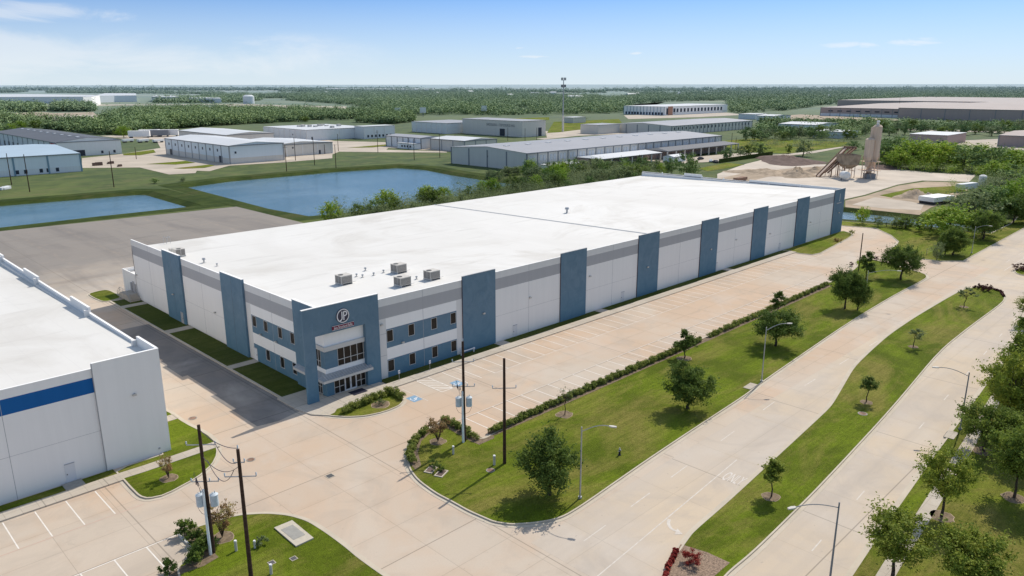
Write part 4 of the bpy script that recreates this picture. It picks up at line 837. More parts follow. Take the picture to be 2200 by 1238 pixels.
# ------------------------------------------------------------------ poles, lamps, wires
def cross(mb, z, l, ang, r=.055): 
    dx, dy = math.cos(ang) * l / 2, math.sin(ang) * l / 2; mb.tube((-dx, -dy, z), (dx, dy, z), r, r, 'galv', 6); return (dx, dy)
def insul(e, x, y, z, h=.35):
    mb = MB(); mb.tube((x, y, z), (x, y, z + h), .03, .03, 'galv', 6)
    for k in range(3): mb.tube((x, y, z + h * .35 + k * .09), (x, y, z + h * .35 + k * .09 + .05), .075, .045, 'trafo', 8)
    return mb.build('insulator', e)
def upole(p, h, arms, lb, trafos=(), conduit=False, top=True, r=.17, name='utility_pole'):
    e = empty(name, (p[0], p[1], .1), 0, lb, 'utility pole', 'brown utility poles'); mb = MB(); mb.tube((0, 0, -.1), (0, 0, h), r * 1.15, r * .8, 'pole', 12); mb.build('pole', e)
    for z, l, ang, ins in arms:
        mb = MB(); dx, dy = cross(mb, z, l, ang); mb.build('crossarm', e)
        for s in (-1, 1): insul(e, dx * s, dy * s, z, .36)
        if ins: insul(e, dx * .35, dy * .35, z, .3)
    if top: insul(e, 0, 0, h, .4)
    for z, ang in trafos:
        c, s = math.cos(ang) * .62, math.sin(ang) * .62; mb = MB(); mb.tube((c, s, z), (c, s, z + 1.1), .36, .36, 'trafo', 16); mb.tube((c, s, z + 1.1), (c, s, z + 1.22), .39, .2, 'trafo', 16); mb.tube((c * .4, s * .4, z + .25), (c, s, z + .25), .05, .05, 'galv', 6); mb.tube((c * .4, s * .4, z + .8), (c, s, z + .8), .05, .05, 'galv', 6)
        t = mb.build('transformer', e)
        mb = MB(); mb.tube((c + .1, s, z + 1.1), (c + .1, s, z + 1.45), .05, .04, 'alu', 8); mb.tube((c - .12, s, z + 1.1), (c - .12, s, z + 1.4), .05, .04, 'alu', 8); mb.build('bushing', t)
        mb = MB(); pts = [(c * (1 + .5 * math.sin(k * .63)), s * (1 + .5 * math.sin(k * .63)), z + .8 - k * .32) for k in range(6)]; mb.path([Vector(q) for q in pts] + [Vector((c * .3, s * .3, z - 1.0))], .018, 'sign', 5); mb.build('cable', t)
    if conduit:
        mb = MB(); mb.tube((-.32, -.12, 0), (-.32, -.12, h * .52), .15, .11, 'farblue', 8); mb.build('conduit', e)
    if trafos:
        z0 = trafos[0][0]; mb = MB(); rnd = random.Random(int(h * 10))
        for k in range(3):
            a = 2.4 + k * .5; pts = [(.9 * math.cos(a), .9 * math.sin(a), z0 + 3.4), (.7 * math.cos(a), .7 * math.sin(a), z0 + 2.6), (.5 * math.cos(a + .5), .5 * math.sin(a + .5), z0 + 1.5)]; mb.path([Vector(q) for q in pts], .014, 'sign')
            mb.tube((.75 * math.cos(a), .75 * math.sin(a), z0 + 2.3), (.75 * math.cos(a), .75 * math.sin(a), z0 + 2.75), .05, .05, 'sign', 6)
        mb.build('cutout_fuse', e)
    return e
A = R(-42)
upole((-26.88, -24), 12.8, [(10.9, 2.5, A, 0), (7.3, 2.4, A, 1)], 'brown utility pole carrying grey transformers beside the lower parking', [(4.9, A), (4.9, A + math.pi), (4.9, A + math.pi * .72)], True, False)
upole((-26.22, -30.04), 12.4, [(9.9, 2.6, A, 0), (8.9 + 2.3, .9, A, 0)], 'brown utility pole without transformers standing in the lower grass')
upole((4.41, -23.43), 12.7, [(10.2, 2.5, A, 0), (7.1, 2.6, A, 1)], 'brown utility pole with transformers at the parking hedge corner', [(4.6, A), (4.6, A + math.pi)], True)
upole((3.92, -30.83), 12.7, [(9.2, 2.6, A, 0)], 'brown utility pole with one crossarm standing alone in the grass strip', (), False, False)
upole((124.84, -23.23), 9, [], 'thin bare brown pole at the far end of the parking', (), False, False, .12)
PW = []
def wire(a, b, sag, lb, r=.03):
    a, b = Vector(a), Vector(b); mb = MB(); pts = [a.lerp(b, t / 12) - Vector((0, 0, sag * 4 * (t / 12) * (1 - t / 12))) for t in range(13)]; mb.path(pts, r, 'sign', 4); tag(mb.build('overhead_wire'), lb, 'wire', 'wires between the two lower poles')
pa, pb = Vector((*(-26.88, -24), 0)), Vector((*(-26.22, -30.04), 0))
wire(pa + Vector((0, 0, 12.5)), pb + Vector((0, 0, 12.6)), .5, 'topmost wire sagging between the two lower utility poles')
wire(pa + Vector((.9, -.8, 11.2)), pb + Vector((0, 0, 11.4)), .9, 'second wire from the top between the two lower utility poles')
wire(pa + Vector((0, 0, 9.9)), pb + Vector((0, 0, 11.0)), 1.0, 'third wire from the top between the two lower utility poles')
wire(pa + Vector((.3, -.3, 9.5)), pb + Vector((-.4, .3, 10.6)), 1.5, 'lowest, deepest sagging wire between the two lower utility poles')
def lamp(base, h, tip, lb, dark=False):
    e = empty('street_lamp', (base[0], base[1], .1), 0, lb, 'street lamp', 'street lamps along the divided road'); m = 'slate' if dark else 'galv'
    mb = MB(); mb.tube((0, 0, 0), (0, 0, .25), .2, .2, m, 10); mb.tube((0, 0, .2), (0, 0, h), .1, .065, m, 8); mb.build('pole', e)
    d = Vector((tip[0] - base[0], tip[1] - base[1], 0)); l = max(d.length, 1.6); d = d.normalized()
    mb = MB(); pts = [Vector((0, 0, h - .5)) + d * l * t + Vector((0, 0, 1.0 * math.sin(t * 1.75))) for t in [i / 8 for i in range(9)]]
    for a, b in zip(pts, pts[1:]): mb.tube(a, b, .045, .04, m, 6)
    mb.build('arm', e); q = pts[-1]; mb = MB(); n = Vector((-d.y, d.x, 0))
    v = [q - n * .1, q + n * .1, q + d * .35 + n * .17, q + d * .75 + n * .1, q + d * .75 - n * .1, q + d * .35 - n * .17]
    mb.add([tuple(a + Vector((0, 0, -.06))) for a in v] + [tuple(a + Vector((0, 0, .06))) for a in v], [(5, 4, 3, 2, 1, 0), (6, 7, 8, 9, 10, 11)] + [(i, (i + 1) % 6, 6 + (i + 1) % 6, 6 + i) for i in range(6)], 'hvac'); mb.build('lamp_head', e)
lamp((4.21, -41.74), 8.1, (5.5, -44.2), 'grey street lamp beside the big corner oak')
lamp((47.29, -39.66), 8.3, (49.5, -41.6), 'grey street lamp in the middle of the grass strip')
lamp((50.08, -64.73), 7.6, (47.9, -61.9), 'dark street lamp on the verge reaching over the right carriageway', True)
lamp((8.28, -66.1), 8.1, (4.2, -64.2), 'dark street lamp cut by the bottom edge reaching over the right carriageway', True)
lamp((165.11, -35.78), 6.9, (165.2, -38.6), 'pale street lamp on the far roadside lawn')
lamp((99.65, -34.2), 6.5, (101.5, -38.8), 'slender street lamp partly hidden behind the wide oak')
# small roadside things
def hydrant(p, lb):
    mb = MB(); mb.tube((0, 0, 0), (0, 0, .7), .12, .11, 'black', 10); mb.tube((0, 0, .7), (0, 0, .95), .13, .04, 'hvac', 10); mb.tube((-.22, 0, .55), (.22, 0, .55), .07, .07, 'hvac', 8); mb.tube((0, 0, 0), (0, 0, .06), .19, .19, 'black', 10)
    o = mb.build('fire_hydrant'); o.location = (*p, .12); tag(o, lb, 'fire hydrant')
hydrant((14.75, -38.84), 'small dark fire hydrant alone in the grass strip')
def post(p, h, r, lb, ringed=False):
    e = empty('utility_marker', (*p, .12), 0, lb, 'marker post', 'pale utility marker posts'); mb = MB(); mb.tube((0, 0, 0), (0, 0, h), r, r, 'hvac', 10); mb.build('post', e); mb = MB(); mb.tube((0, 0, h), (0, 0, h + .1), r * 1.15, r * .9, 'signwhite', 10); mb.build('cap', e)
post((1.28, -25), .95, .13, 'pale marker post in the grass between the pole and the rounded kerb'); post((2.87, -30.24), 1.1, .15, 'pale marker post beside the lone crossarm pole'); post((-25.27, -25.21), 1.0, .13, 'white marker post in the grass between the two lower poles'); post((-24.67, -30.68), .9, .13, 'white marker post at the bottom edge by the square lid')
post((-23.84, -26.02), .7, .11, 'white marker post inside the small shrub bed')
cover((1.69, -30.87), .5, 'round concrete valve ring beside the lone crossarm pole', z=.14)
for p, lb in (((-2.93, -26.08), 'open cable box edge with low shrub, left of the pair'), ((-2.66, -27.54), 'open cable box edge with low shrub, right of the pair')):
    mb = MB(); mb.box(-.8, .8, -.5, .5, 0, .1, 'kerb'); mb.box(-.65, .65, -.36, .36, .1, .115, 'darksoil'); o = mb.build('cable_box'); o.location = (*p, .12); o.rotation_euler.z = .4; tag(o, lb, 'cable box')
mb = MB(); q = [(-28.06, -18.82), (-28, -23.49)]; strip(mb, q, .18, .0, .2, 'lgrey'); tag(mb.build('kerb_wall'), 'grey metal edged kerb at the head of the lower parking space', 'kerb')
for (px, lb) in (((44.54, -39.37), 'concrete kerb inlet box beside the lamp in the grass strip'), ((47.59, -64.43), 'concrete kerb inlet box below the lamp on the right verge')):
    mb = MB(); mb.box(-1.2, 1.2, -.55, .55, -.1, .06, 'walk'); mb.box(-.9, .9, -.62, -.53, -.12, .03, 'fan'); o = mb.build('kerb_inlet'); o.location = (*px, .13); o.rotation_euler.z = R(3 if px[1] > -50 else 183); tag(o, lb, 'drain inlet')
# ------------------------------------------------------------------ background buildings
def shed(label, x0, x1, y0, y1, h, wall='farwall', roof='greyroof', ridge=None, rise=0, cols=0, coly=0, colm='slate', base=None, wins=(), winl=(), sky=0, trim='slate', name='warehouse', rot=None):
    """gabled shed; ridge 'x' or 'y' runs the ridge that way; wins / winl = dark openings (along, z0, z1, width) on the two seen walls"""
    e = empty(name, (x0, y0, -.05), 0, label, 'warehouse'); w, d = x1 - x0, y1 - y0; mb = MB()
    mb.box(0, w, 0, d, 0, h, wall)
    if ridge == 'x': mb.add([(0, 0, h), (0, d, h), (0, d / 2, h + rise), (w, 0, h), (w, d, h), (w, d / 2, h + rise)], [(0, 2, 1), (3, 4, 5)], wall)
    if ridge == 'y': mb.add([(0, 0, h), (w, 0, h), (w / 2, 0, h + rise), (0, d, h), (w, d, h), (w / 2, d, h + rise)], [(0, 1, 2), (3, 5, 4)], wall)
    if base: mb.box(-.05, w + .05, -.05, d, 0, h * .32, base)
    mb.build('wall', e); mb = MB(); o = .35
    if ridge == 'x': mb.quad((-o, -o, h + .05), (w + o, -o, h + .05), (w + o, d / 2, h + rise + .1), (-o, d / 2, h + rise + .1), roof); mb.quad((-o, d / 2, h + rise + .1), (w + o, d / 2, h + rise + .1), (w + o, d + o, h + .05), (-o, d + o, h + .05), roof)
    elif ridge == 'y': mb.quad((-o, -o, h + .05), (w / 2, -o, h + rise + .1), (w / 2, d + o, h + rise + .1), (-o, d + o, h + .05), roof); mb.quad((w / 2, -o, h + rise + .1), (w + o, -o, h + .05), (w + o, d + o, h + .05), (w / 2, d + o, h + rise + .1), roof)
    else: mb.box(-o, w + o, -o, d + o, h + .003, h + .25, trim, roof)
    r = mb.build('roof', e)
    if ridge: mb = MB(); mb.box(-o - .05, w + o + .05, -o - .12, -o + .02, h - .35, h + .08, trim); mb.box(-o - .12, -o + .02, -o + .03, d + o, h - .35, h + .08, trim) if ridge == 'y' else None; mb.build('gutter', r)
    if cols or coly:
        for i in range(cols + 1 if cols else 0): u = w * i / cols; mb = MB(); mb.box(u - .35, u + .35, -.2, .02, 0, h, colm); mb.build('column', e)
        for i in range(coly + 1 if coly else 0): u = d * i / coly; mb = MB(); mb.box(-.2, .02, u - .35, u + .35, 0, h, colm); mb.build('column', e)
    for u, z0, z1, ww in wins: mb = MB(); mb.box(u, u + ww, -.12, .02, z0, z1, 'farglass'); mb.build('window' if ww < 2.5 else 'dock_door', e)
    for u, z0, z1, ww in winl: mb = MB(); mb.box(-.12, .02, u, u + ww, z0, z1, 'farglass'); mb.build('window' if ww < 2.5 else 'dock_door', e)
    if sky:
        for i in range(sky):
            mb = MB(); t = (i + .6) / (sky + .4)
            if ridge == 'x': mb.box(w * t, w * t + 2.4 * w / 150, d * .43, d * .47, h + rise * .86, h + rise * .9 + .35, 'paleroof')
            else: mb.box(w * .40, w * .45, d * t, d * t + 4, h + rise * .8, h + rise * .86 + .35, 'paleroof')
            mb.build('skylight', r)
    return e
wl = [(31 + 12, .8, 2.6, 1.4), (31 + 15.5, .8, 2.6, 1.4), (57 - 5 + 1, .8, 2.6, 1.4), (57 - 1, .8, 2.6, 1.4), (57 + 3, .8, 2.6, 1.4)]
shed('pale blue grey warehouse with blue piers at the left edge beyond the smaller pond', -20, 66.5, 333.9, 417, 8.9, 'farblue', 'blueroof', 'x', 2, 6, 0, 'stripe', 'farwall', [(u + 15, a, b, c) for u, a, b, c in wl])
e = shed('pale warehouse with dark grey roof and a red sign near the left edge', 80, 116, 425, 575, 8.7, 'farwall', 'darkroof', 'y', 2.2, 0, 12, 'slate', None, [(2, .2, 3.6, 13), (24, 1, 2.6, 1.3), (31, 1, 2.6, 1.3)], [(12 * i + 3, .3, 3.8, 3.6) for i in range(1, 11)], 9)
mb = MB(); mb.box(-.4, -.15, 2, 10, 5, 8, 'redsign'); mb.box(-.43, -.4, 2.2, 9.8, 4.7, 5.4, 'signwhite'); mb.build('sign', e)
shed('white warehouse with small square windows beside the main pond lawn', 134, 166, 314, 401, 9.8, 'farblue', 'paleroof', 'y', 1.4, 1, 9, 'joint', 'beige', [(3, 5.5, 6.6, 1)], [(9.6 * i + 4, 6, 7.4, 1.3) for i in range(1, 9)] + [(9, .2, 3.8, 4), (78, .2, 3.6, 3.2)])
shed('beige warehouse with white roof right of the white one', 168, 209.5, 333, 381, 7, 'beige', 'paleroof', 'y', 1.4, 4, 0, 'lgrey', None, [(14, 4.5, 5.4, .9), (32, .2, 2.6, 1.2)])
shed('low pale roofed warehouse behind the white one by the pond', 190, 226, 438, 520, 7.4, 'beige', 'paleroof', 'y', 1.4)
e = shed('wide pale block with rooftop machinery in front of the woods', 253, 311, 438, 505, 8.2, 'farwall', 'paleroof', None, 0, 2, 8, 'lgrey', None, [(4, .2, 3, 1.2)], [(20, 3.5, 4.6, 1)])
rnd = random.Random(3)
for i in range(12): mb = MB(); x, y = rnd.uniform(18, 52), rnd.uniform(8, 50); mb.box(x, x + 2.4, y, y + 3, 8.4, rnd.uniform(9.2, 10.2), 'hvac'); mb.build('roof_unit', e)
shed('taller end block with a row of small dark windows beside the wide pale block', 296, 325.5, 425, 437.9, 9.5, 'farwall', 'paleroof', None, 0, 3, 0, 'lgrey', None, [(3 + i * 3.6, 1.2, 3, 1.6) for i in range(7)])
shed('grey roofed low building with a white office front in the middle distance', 268, 286, 318, 357, 7.2, 'farwall', 'greyroof', 'y', .8, 2, 6, 'slate')
e = shed('small flat roofed annex with windows before the grey roofed building', 262, 267.8, 318, 336, 3.6, 'farblue', 'paleroof', None, 0, 0, 0, 'slate', None, (), [(3 + i * 3, 1.2, 2.4, 1.6) for i in range(4)])
shed('beige white roofed shed right of the grey roofed low building', 273, 301, 280, 314, 7, 'beige', 'paleroof', 'y', 1.0, 3, 3, 'joint')
shed('long pale building behind the low beige sheds', 382, 428, 410 + 16, 475, 9, 'farwall', 'greyroof', None, 0, 0, 7, 'lgrey')
e = shed('tall beige box building with faint lettering on its shaded wall', 397, 425, 350, 423, 12.6, 'beige', 'greyroof', None, 0, 0, 0, 'slate', None, [(19, .2, 7, 4)], [(20, .3, 6, 6)])
t = text_mesh('lettering', 'SHOE BARNS  I  TOP SOURCE HALL', 3.0, .02, 'slate', e, .72); t.rotation_euler = (R(90), 0, R(-90)); t.location = (-.12, 25, 8.8)
jx = shed('very long grey roofed warehouse beyond the trees, with skylights along its ridge', 221, 405, 175, 232, 8.9, 'beige', 'greyroof', 'x', 1.7, 24, 4, 'slate', None, [], [(28, 5.2, 6.1, .9)], 11)
for i in range(24):
    u = 184 / 24 * i + 1.6
    for k in range(2): mb = MB(); mb.box(u + k * 2.6, u + k * 2.6 + 1.7, -.15, .02, 4.6, 7.4, 'paleroof'); mb.build('window', jx)
def canopy(label, x0, x1, y0, y1, h, roof, n, name='loading_canopy', wallm='brown'):
    e = empty(name, (x0, y0, -.05), 0, label, 'canopy'); w, d = x1 - x0, y1 - y0; mb = MB()
    mb.box(0, w, 0, d, h, h + .5, 'slate'); mb.add([(-.4, -.4, h + .51), (w + .4, -.4, h + .51), (w + .4, d, h + .51), (-.4, d, h + .51), (3, d * .55, h + 1.7), (w - 3, d * .55, h + 1.7)], [(0, 1, 5, 4), (1, 2, 5), (2, 3, 4, 5), (3, 0, 4)], roof); mb.build('roof', e)
    mb = MB(); mb.box(.3, w - .3, d * .5, d - .1, 0, h, wallm); mb.build('wall', e)
    for i in range(n + 1): mb = MB(); u = (w - .6) * i / n; mb.box(u, u + .6, .1, .7, 0, h, 'beige'); mb.build('post', e)
canopy('low canopy with pale roof against the long grey roofed warehouse', 258, 312, 158, 174.8, 4.2, 'paleroof', 6); canopy('low canopy with dark roof against the far half of the long warehouse', 318, 398, 158, 174.8, 4.6, 'darkroof', 9)
shed('small white flat shed in front of the long warehouse', 228, 250, 163, 172, 3, 'farblue', 'paleroof', None, name='white_shed'); shed('small white gabled hut between the canopies and the trees', 309, 321, 148, 155, 3, 'farblue', 'paleroof', 'x', .9, name='white_hut')
shed('second long grey roofed warehouse farther back, left part hidden by trees', 503, 640, 278, 337, 7.6, 'beige', 'greyroof', 'x', 1.5, 22, 5, 'slate', None, [(6 * i + 3, 4, 6.2, 1.6) for i in range(22)])
shed('plain beige block beside the second long warehouse', 470, 500, 330, 350, 7.6, 'beige', 'greyroof', None); shed('small grey shed right of the mast', 600, 622, 470, 486, 6, 'beige', 'paleroof', None)
e = shed('modern white office warehouse with dark window strips and an orange brick corner', 845, 1012, 517, 585, 11.6, 'white2', 'paleroof', None, 0, 0, 12, 'stripe', None, [(5, 1, 9.5, 6), (22, 2, 9, 5)] + [(30 + 9 * i, 3.8, 8.6, 4.5) for i in range(14)], [(5 * i + 2, .5, 4, 3) for i in range(13)])
mb = MB(); mb.box(9, 20, -.5, .02, 0, 12, 'brick'); mb.build('brick_corner', e); mb = MB(); mb.box(20, 165, -.35, -.13, 2.6, 3.6, 'farwall'); mb.build('canopy_strip', e)
shed('huge brown walled distribution hall on the right horizon side', 965, 1400, 20, 256, 13, 'brown', 'tanroof', 'y', 1.5, 0, 9, 'slate', name='distribution_hall')
shed('brown hall with pale loading doors left of the huge brown one', 985, 1400, 256.5, 362, 11, 'brown', 'tanroof', 'y', 1.5, 0, 8, 'slate', 'farwall', (), [(12 * i + 5, 6, 7.5, 6) for i in range(8)], name='distribution_hall')
shed('long pinkish hall standing behind the two brown halls', 1420, 1900, 130, 520, 12, 'brown', 'tanroof', None, name='distribution_hall'); shed('white roofed hall far behind the brown halls at the right edge', 1450, 1700, -60, 110, 14, 'farwall', 'paleroof', None, name='distribution_hall')
shed('low white shed among the trees left of the silos', 622, 672, 208, 242, 6.6, 'farblue', 'paleroof', 'y', 1., 2, 2, 'lgrey'); shed('smaller white shed in front of the low white one', 560, 590, 158, 182, 5.2, 'farblue', 'paleroof', 'y', .8)
shed('brown walled open shed behind the big trees on the right', 546, 590, 80, 105, 6.6, 'brown', 'paleroof', None); shed('brown walled shed with pale roof at the right edge', 560, 640, -25, 52, 7.6, 'brown', 'tanroof', 'y', 1.2, 0, 3, 'slate')
shed('small grey sheds cluster at the edge of the woods, left one', 820, 850, 370, 392, 6, 'farwall', 'paleroof', None); shed('small grey sheds cluster at the edge of the woods, right one', 790, 830, 330, 352, 6, 'farwall', 'paleroof', 'y', 1)
def farhall(label, roofpx, h, wall, roof, mark=0):
    e = empty('distant_hall', (0, 0, 0), 0, label, 'distribution hall'); mb = MB(); mb.prism(roofpx, -.1, h, wall); mb.build('wall', e); mb = MB(); mb.sheet(roofpx, h + .3, roof); mb.build('roof', e)
farhall('vast white roofed hall on the left horizon', [(312.3, 1902.84), (368.5, 1928.15), (510.05, 1841.91), (624.53, 2130.53), (558.12, 2502.2), (435.28, 2569.41)], 15, 'farwall', 'paleroof'); farhall('bright white entrance block at the end of the vast left hall', [(412.02, 1504.98), (431.6, 1522.39), (517.26, 1750.84), (504.87, 1765.36)], 19, 'white2', 'paleroof'); farhall('grey walled hall right of the vast white one on the left horizon', [(551.95, 1916.57), (614.28, 1956.03), (665.41, 1955.78), (832.12, 2433.04), (789.49, 2580.43)], 15, 'farwall', 'paleroof')
farhall('low white hall with dark doors beyond the left woods', [(448.94, 1117.26), (513.44, 1013.46), (547.95, 1083.51), (481.34, 1174.77)], 7, 'farwall', 'paleroof'); farhall('white plant building left of the round tank', [(695.09, 1939.72), (713.45, 1813.09), (803.61, 2051.75), (800.35, 2189.94)], 12, 'farwall', 'paleroof'); farhall('white block beside the round tank on the left', [(724.26, 1785.6), (749.92, 1666.03), (817.81, 1827.24), (793.25, 1908.37)], 10, 'farwall', 'paleroof')
farhall('pale low building on the horizon above the woods, left part', [(2597.88, 4233.9), (2615.57, 3740.59), (3131.13, 4369.85), (2973.25, 4827.2)], 14, 'farwall', 'paleroof'); farhall('pale low building on the horizon above the woods, right part', [(2585.13, 3641.72), (2603.08, 3163.71), (3164.67, 3832.49), (3079.79, 4244.83)], 14, 'farwall', 'paleroof')
p = (764.25, 1559.44); e = empty('storage_tank', (p[0], p[1], 0), 0, 'rounded grey storage tank beyond the left woods', 'tank'); mb = MB(); mb.tube((0, 0, 0), (0, 0, 16), 12, 12, 'farwall', 20); mb.tube((0, 0, 16), (0, 0, 19), 12, 7, 'farwall', 20); mb.build('shell', e)
# ------------------------------------------------------------------ far ground patches
def patch(name, s, z, m): 
    if area(s) < 0: s = s[::-1]
    flat(name, s, z, m)
patch('industrial_lot', [(67.11, 336.36), (88.55, 409.9), (114.94, 422.39), (149.96, 452.72), (179.1, 538.56), (164.16, 569.06), (163.07, 618.79), (202.03, 604.86), (217.13, 554.48), (272.22, 442.55), (269.03, 424.22), (290.17, 381.88), (337.53, 405.74), (348.26, 364.15), (308.07, 290.41), (268.12, 289.46), (266.51, 306.29), (258.3, 341.5), (248.45, 330.01), (269.34, 293.2), (262.65, 285.29), (231.72, 321.84), (218.9, 339.91), (204.85, 325.71), (191.58, 304.54), (159.37, 302.34), (130.31, 307.19), (111.16, 288.48), (107.65, 295.06), (102.81, 285.32), (91.35, 288.55), (93.21, 331.71), (71.49, 350.61)], .0, 'lot')
for k, q in enumerate(([(101.71, 346.77), (124.62, 349.13), (123.87, 334.92), (112.24, 332.51)], [(103.66, 314.61), (124.93, 319.57), (124.91, 312.69), (116.08, 305.14), (106.62, 308.42)], [(238.65, 361.68), (299.83, 371.94), (292.61, 359.8), (253.07, 352.47)], [(115.35, 421.97), (140.78, 440.46), (133.65, 417.47), (119.1, 404.45), (112.32, 411.39)])): patch('lot_grass', q, .06, 'grass')
patch('industrial_lot', [(393.7, 332.28), (408.05, 332.96), (471.61, 392.92), (529.84, 353.38), (527.56, 295.63), (500.73, 287.05), (488.85, 317.18), (442.33, 330.21), (391.16, 319.93)], .0, 'lot')
patch('bare_lot', [(210.4, 1299.83), (290.63, 1299.94), (291.55, 1241.19), (346.67, 1240.28), (265.04, 933.51), (214.95, 886.23), (135.32, 910.55)], .03, 'dirt'); patch('bare_lot', [(248.94, 1111.01), (325.46, 1125.46), (265.04, 933.51), (202.89, 930.46)], .08, 'lot')
patch('industrial_lot', [(505.44, 1233.32), (739.31, 1586.73), (752.13, 1401.3), (791.15, 1209.89), (696.52, 1064.61), (580.58, 1084.74), (528.43, 1046.82), (466.88, 1142.53)], .05, 'lot'); patch('far_road', [(317.93, 1857.35), (727.96, 1562.82), (702.7, 1509.59), (296.29, 1745.14)], .05, 'lot'); patch('industrial_lot', [(812.95, 560.96), (1002.84, 513.27), (941.03, 449.13), (830.34, 454.66), (724.61, 487.43)], .05, 'lot'); patch('industrial_lot', [(887.9, 394), (1009.7, 400.73), (937.39, 245.65), (876.83, 224.97), (856.34, 295.7), (830.21, 358.19)], .05, 'dirt')
patch('gravel_road', [(357.18, 143.51), (402.39, 128.02), (432.86, 125.56), (494.07, 128.06), (486.34, 124.31), (420.68, 118.62), (390.49, 122.28)], .0, 'lot'); patch('far_road', [(724.08, 225.31), (756.22, 77.95), (757.62, 57.42), (735.28, 53.26), (733.49, 73.13), (703.72, 216.99)], .03, 'lot'); patch('industrial_lot', [(448.94, 367.67), (592.21, 406.88), (578.64, 395.24), (433.27, 348.11)], .05, 'lot'); patch('industrial_lot', [(553.18, 111.15), (604.91, 85.21), (672.33, 60.18), (539.02, 31.96), (506.14, 50.43), (527.69, 99.49)], .0, 'lot')
YARD = [(251.41, 87.28), (277, 102.3), (328.08, 115.72), (383.37, 125.23), (380.44, 119.72), (356.64, 86.56), (367.66, 61.66), (358.98, 48.06), (354.14, 29.36), (359.07, 13.25), (327.31, 7.78), (318.39, 23.96), (295.28, 26.67), (253.77, 24.62), (237.45, 25.36)] + [(232, 24), (225, 45), (215, 80), (220, 100)]
patch('plant_yard', YARD, .004, 'yard'); patch('industrial_lot', [(306.58, 167.06), (341.91, 159.13), (393.45, 151.28), (399.45, 135.67), (372.44, 127.9), (337.13, 132.02), (303.99, 143.82)], .002, 'lot')
patch('dirt_lot', [(233.91, 23.93), (251.56, 23.25), (292.33, 25.29), (315.95, 21.67), (322.7, 7.82), (280.51, -4.31), (238.34, -3.93), (218.83, -6.35), (218.47, 17.67)], .003, 'dirt'); patch('gravel_patch', [(225.42, 18.18), (250.22, 19.29), (247.59, 5.17), (243.44, -0.07), (229.35, -3.45), (224.85, 6.82)], .02, 'lot'); patch('dirt_lot', [(260.54, 92.64), (289.79, 94.89), (325.52, 88.41), (354.01, 78.94), (316.51, 67.68), (283.4, 79.62), (256.91, 77.01)], .03, 'dirt')
patch('lot_grass', [(256.62, 19.91), (287, 18.01), (307.17, 8.05), (289.58, 1.43), (263.75, 3.83), (252.63, 13.39)], .04, 'grass'); patch('lot_grass', [(292.35, 122.23), (327.81, 126.68), (325.85, 114.51), (302.31, 112.08), (284.35, 112.03)], .04, 'grass')
patch('field', [(608.51, 505.85), (716.75, 495.69), (598.87, 399.93), (491.7, 372.09), (452.33, 373.53)], .04, 'grass'); patch('field', [(494.43, 625.27), (565.8, 617.89), (697.8, 594.34), (639.15, 540.92), (535.03, 582.77), (499.15, 589.08)], .04, 'grass')
patch('field', [(473.71, 213.37), (518.47, 211.21), (527.12, 137.98), (501.65, 126.26), (435.23, 128.16), (405.46, 129.51), (399.64, 154.65), (427.22, 185.04)], .003, 'grass'); 
def mound(p, r, h, m, lb, seed, sx=1.):
    g = np.random.default_rng(seed); n = 24; k = 9; mb = MB(); vs = [(0, 0, h)]
    for j in range(1, k + 1):
        for i in range(n): a = 2 * math.pi * i / n; t = j / k; rr = r * t * (1 + .2 * math.sin(a * 3 + seed) + g.uniform(-.07, .07)); vs.append((rr * math.cos(a) * sx, rr * math.sin(a), max(0, h * (1 - t) ** 1.1 * (1 + g.uniform(-.25, .25)) - (.15 if j == k else 0))))
    fs = [(0, 1 + i, 1 + (i + 1) % n) for i in range(n)] + [(1 + (j - 1) * n + i, 1 + j * n + i, 1 + j * n + (i + 1) % n, 1 + (j - 1) * n + (i + 1) % n) for j in range(1, k) for i in range(n)]
    mb.add(vs, fs, m); o = mb.build('gravel_pile', None, True); o.location = (*p, 0); o.rotation_euler.z = seed; tag(o, lb, 'gravel pile')
mound((296.31, 71.76), 9, 4, 'gravel', 'pointed sandy gravel pile left of the conveyor', 1); mound((296.08, 88.49), 11, 2.2, 'gravel', 'low brown spoil heap left of the sandy pile', 2, 1.6); mound((360.73, 107.9), 16, 3, 'darksoil', 'dark soil mound at the back of the yard', 4, 1.8); mound((317.6, 72.3), 6, 2.6, 'dirt', 'small rough dirt pile at the conveyor foot', 5)
mound((260.74, 8.63), 6, 3, 'gravel', 'grey rubble pile on the dirt lot by the canal', 6, 1.5); mound((363.24, 56.33), 9, 1.2, 'darksoil', 'flat dark mound right of the silos', 7, 1.5); mound((260.54, 3.66), 4, 2.2, 'lot', 'pale broken concrete pile right of the rubble', 8)
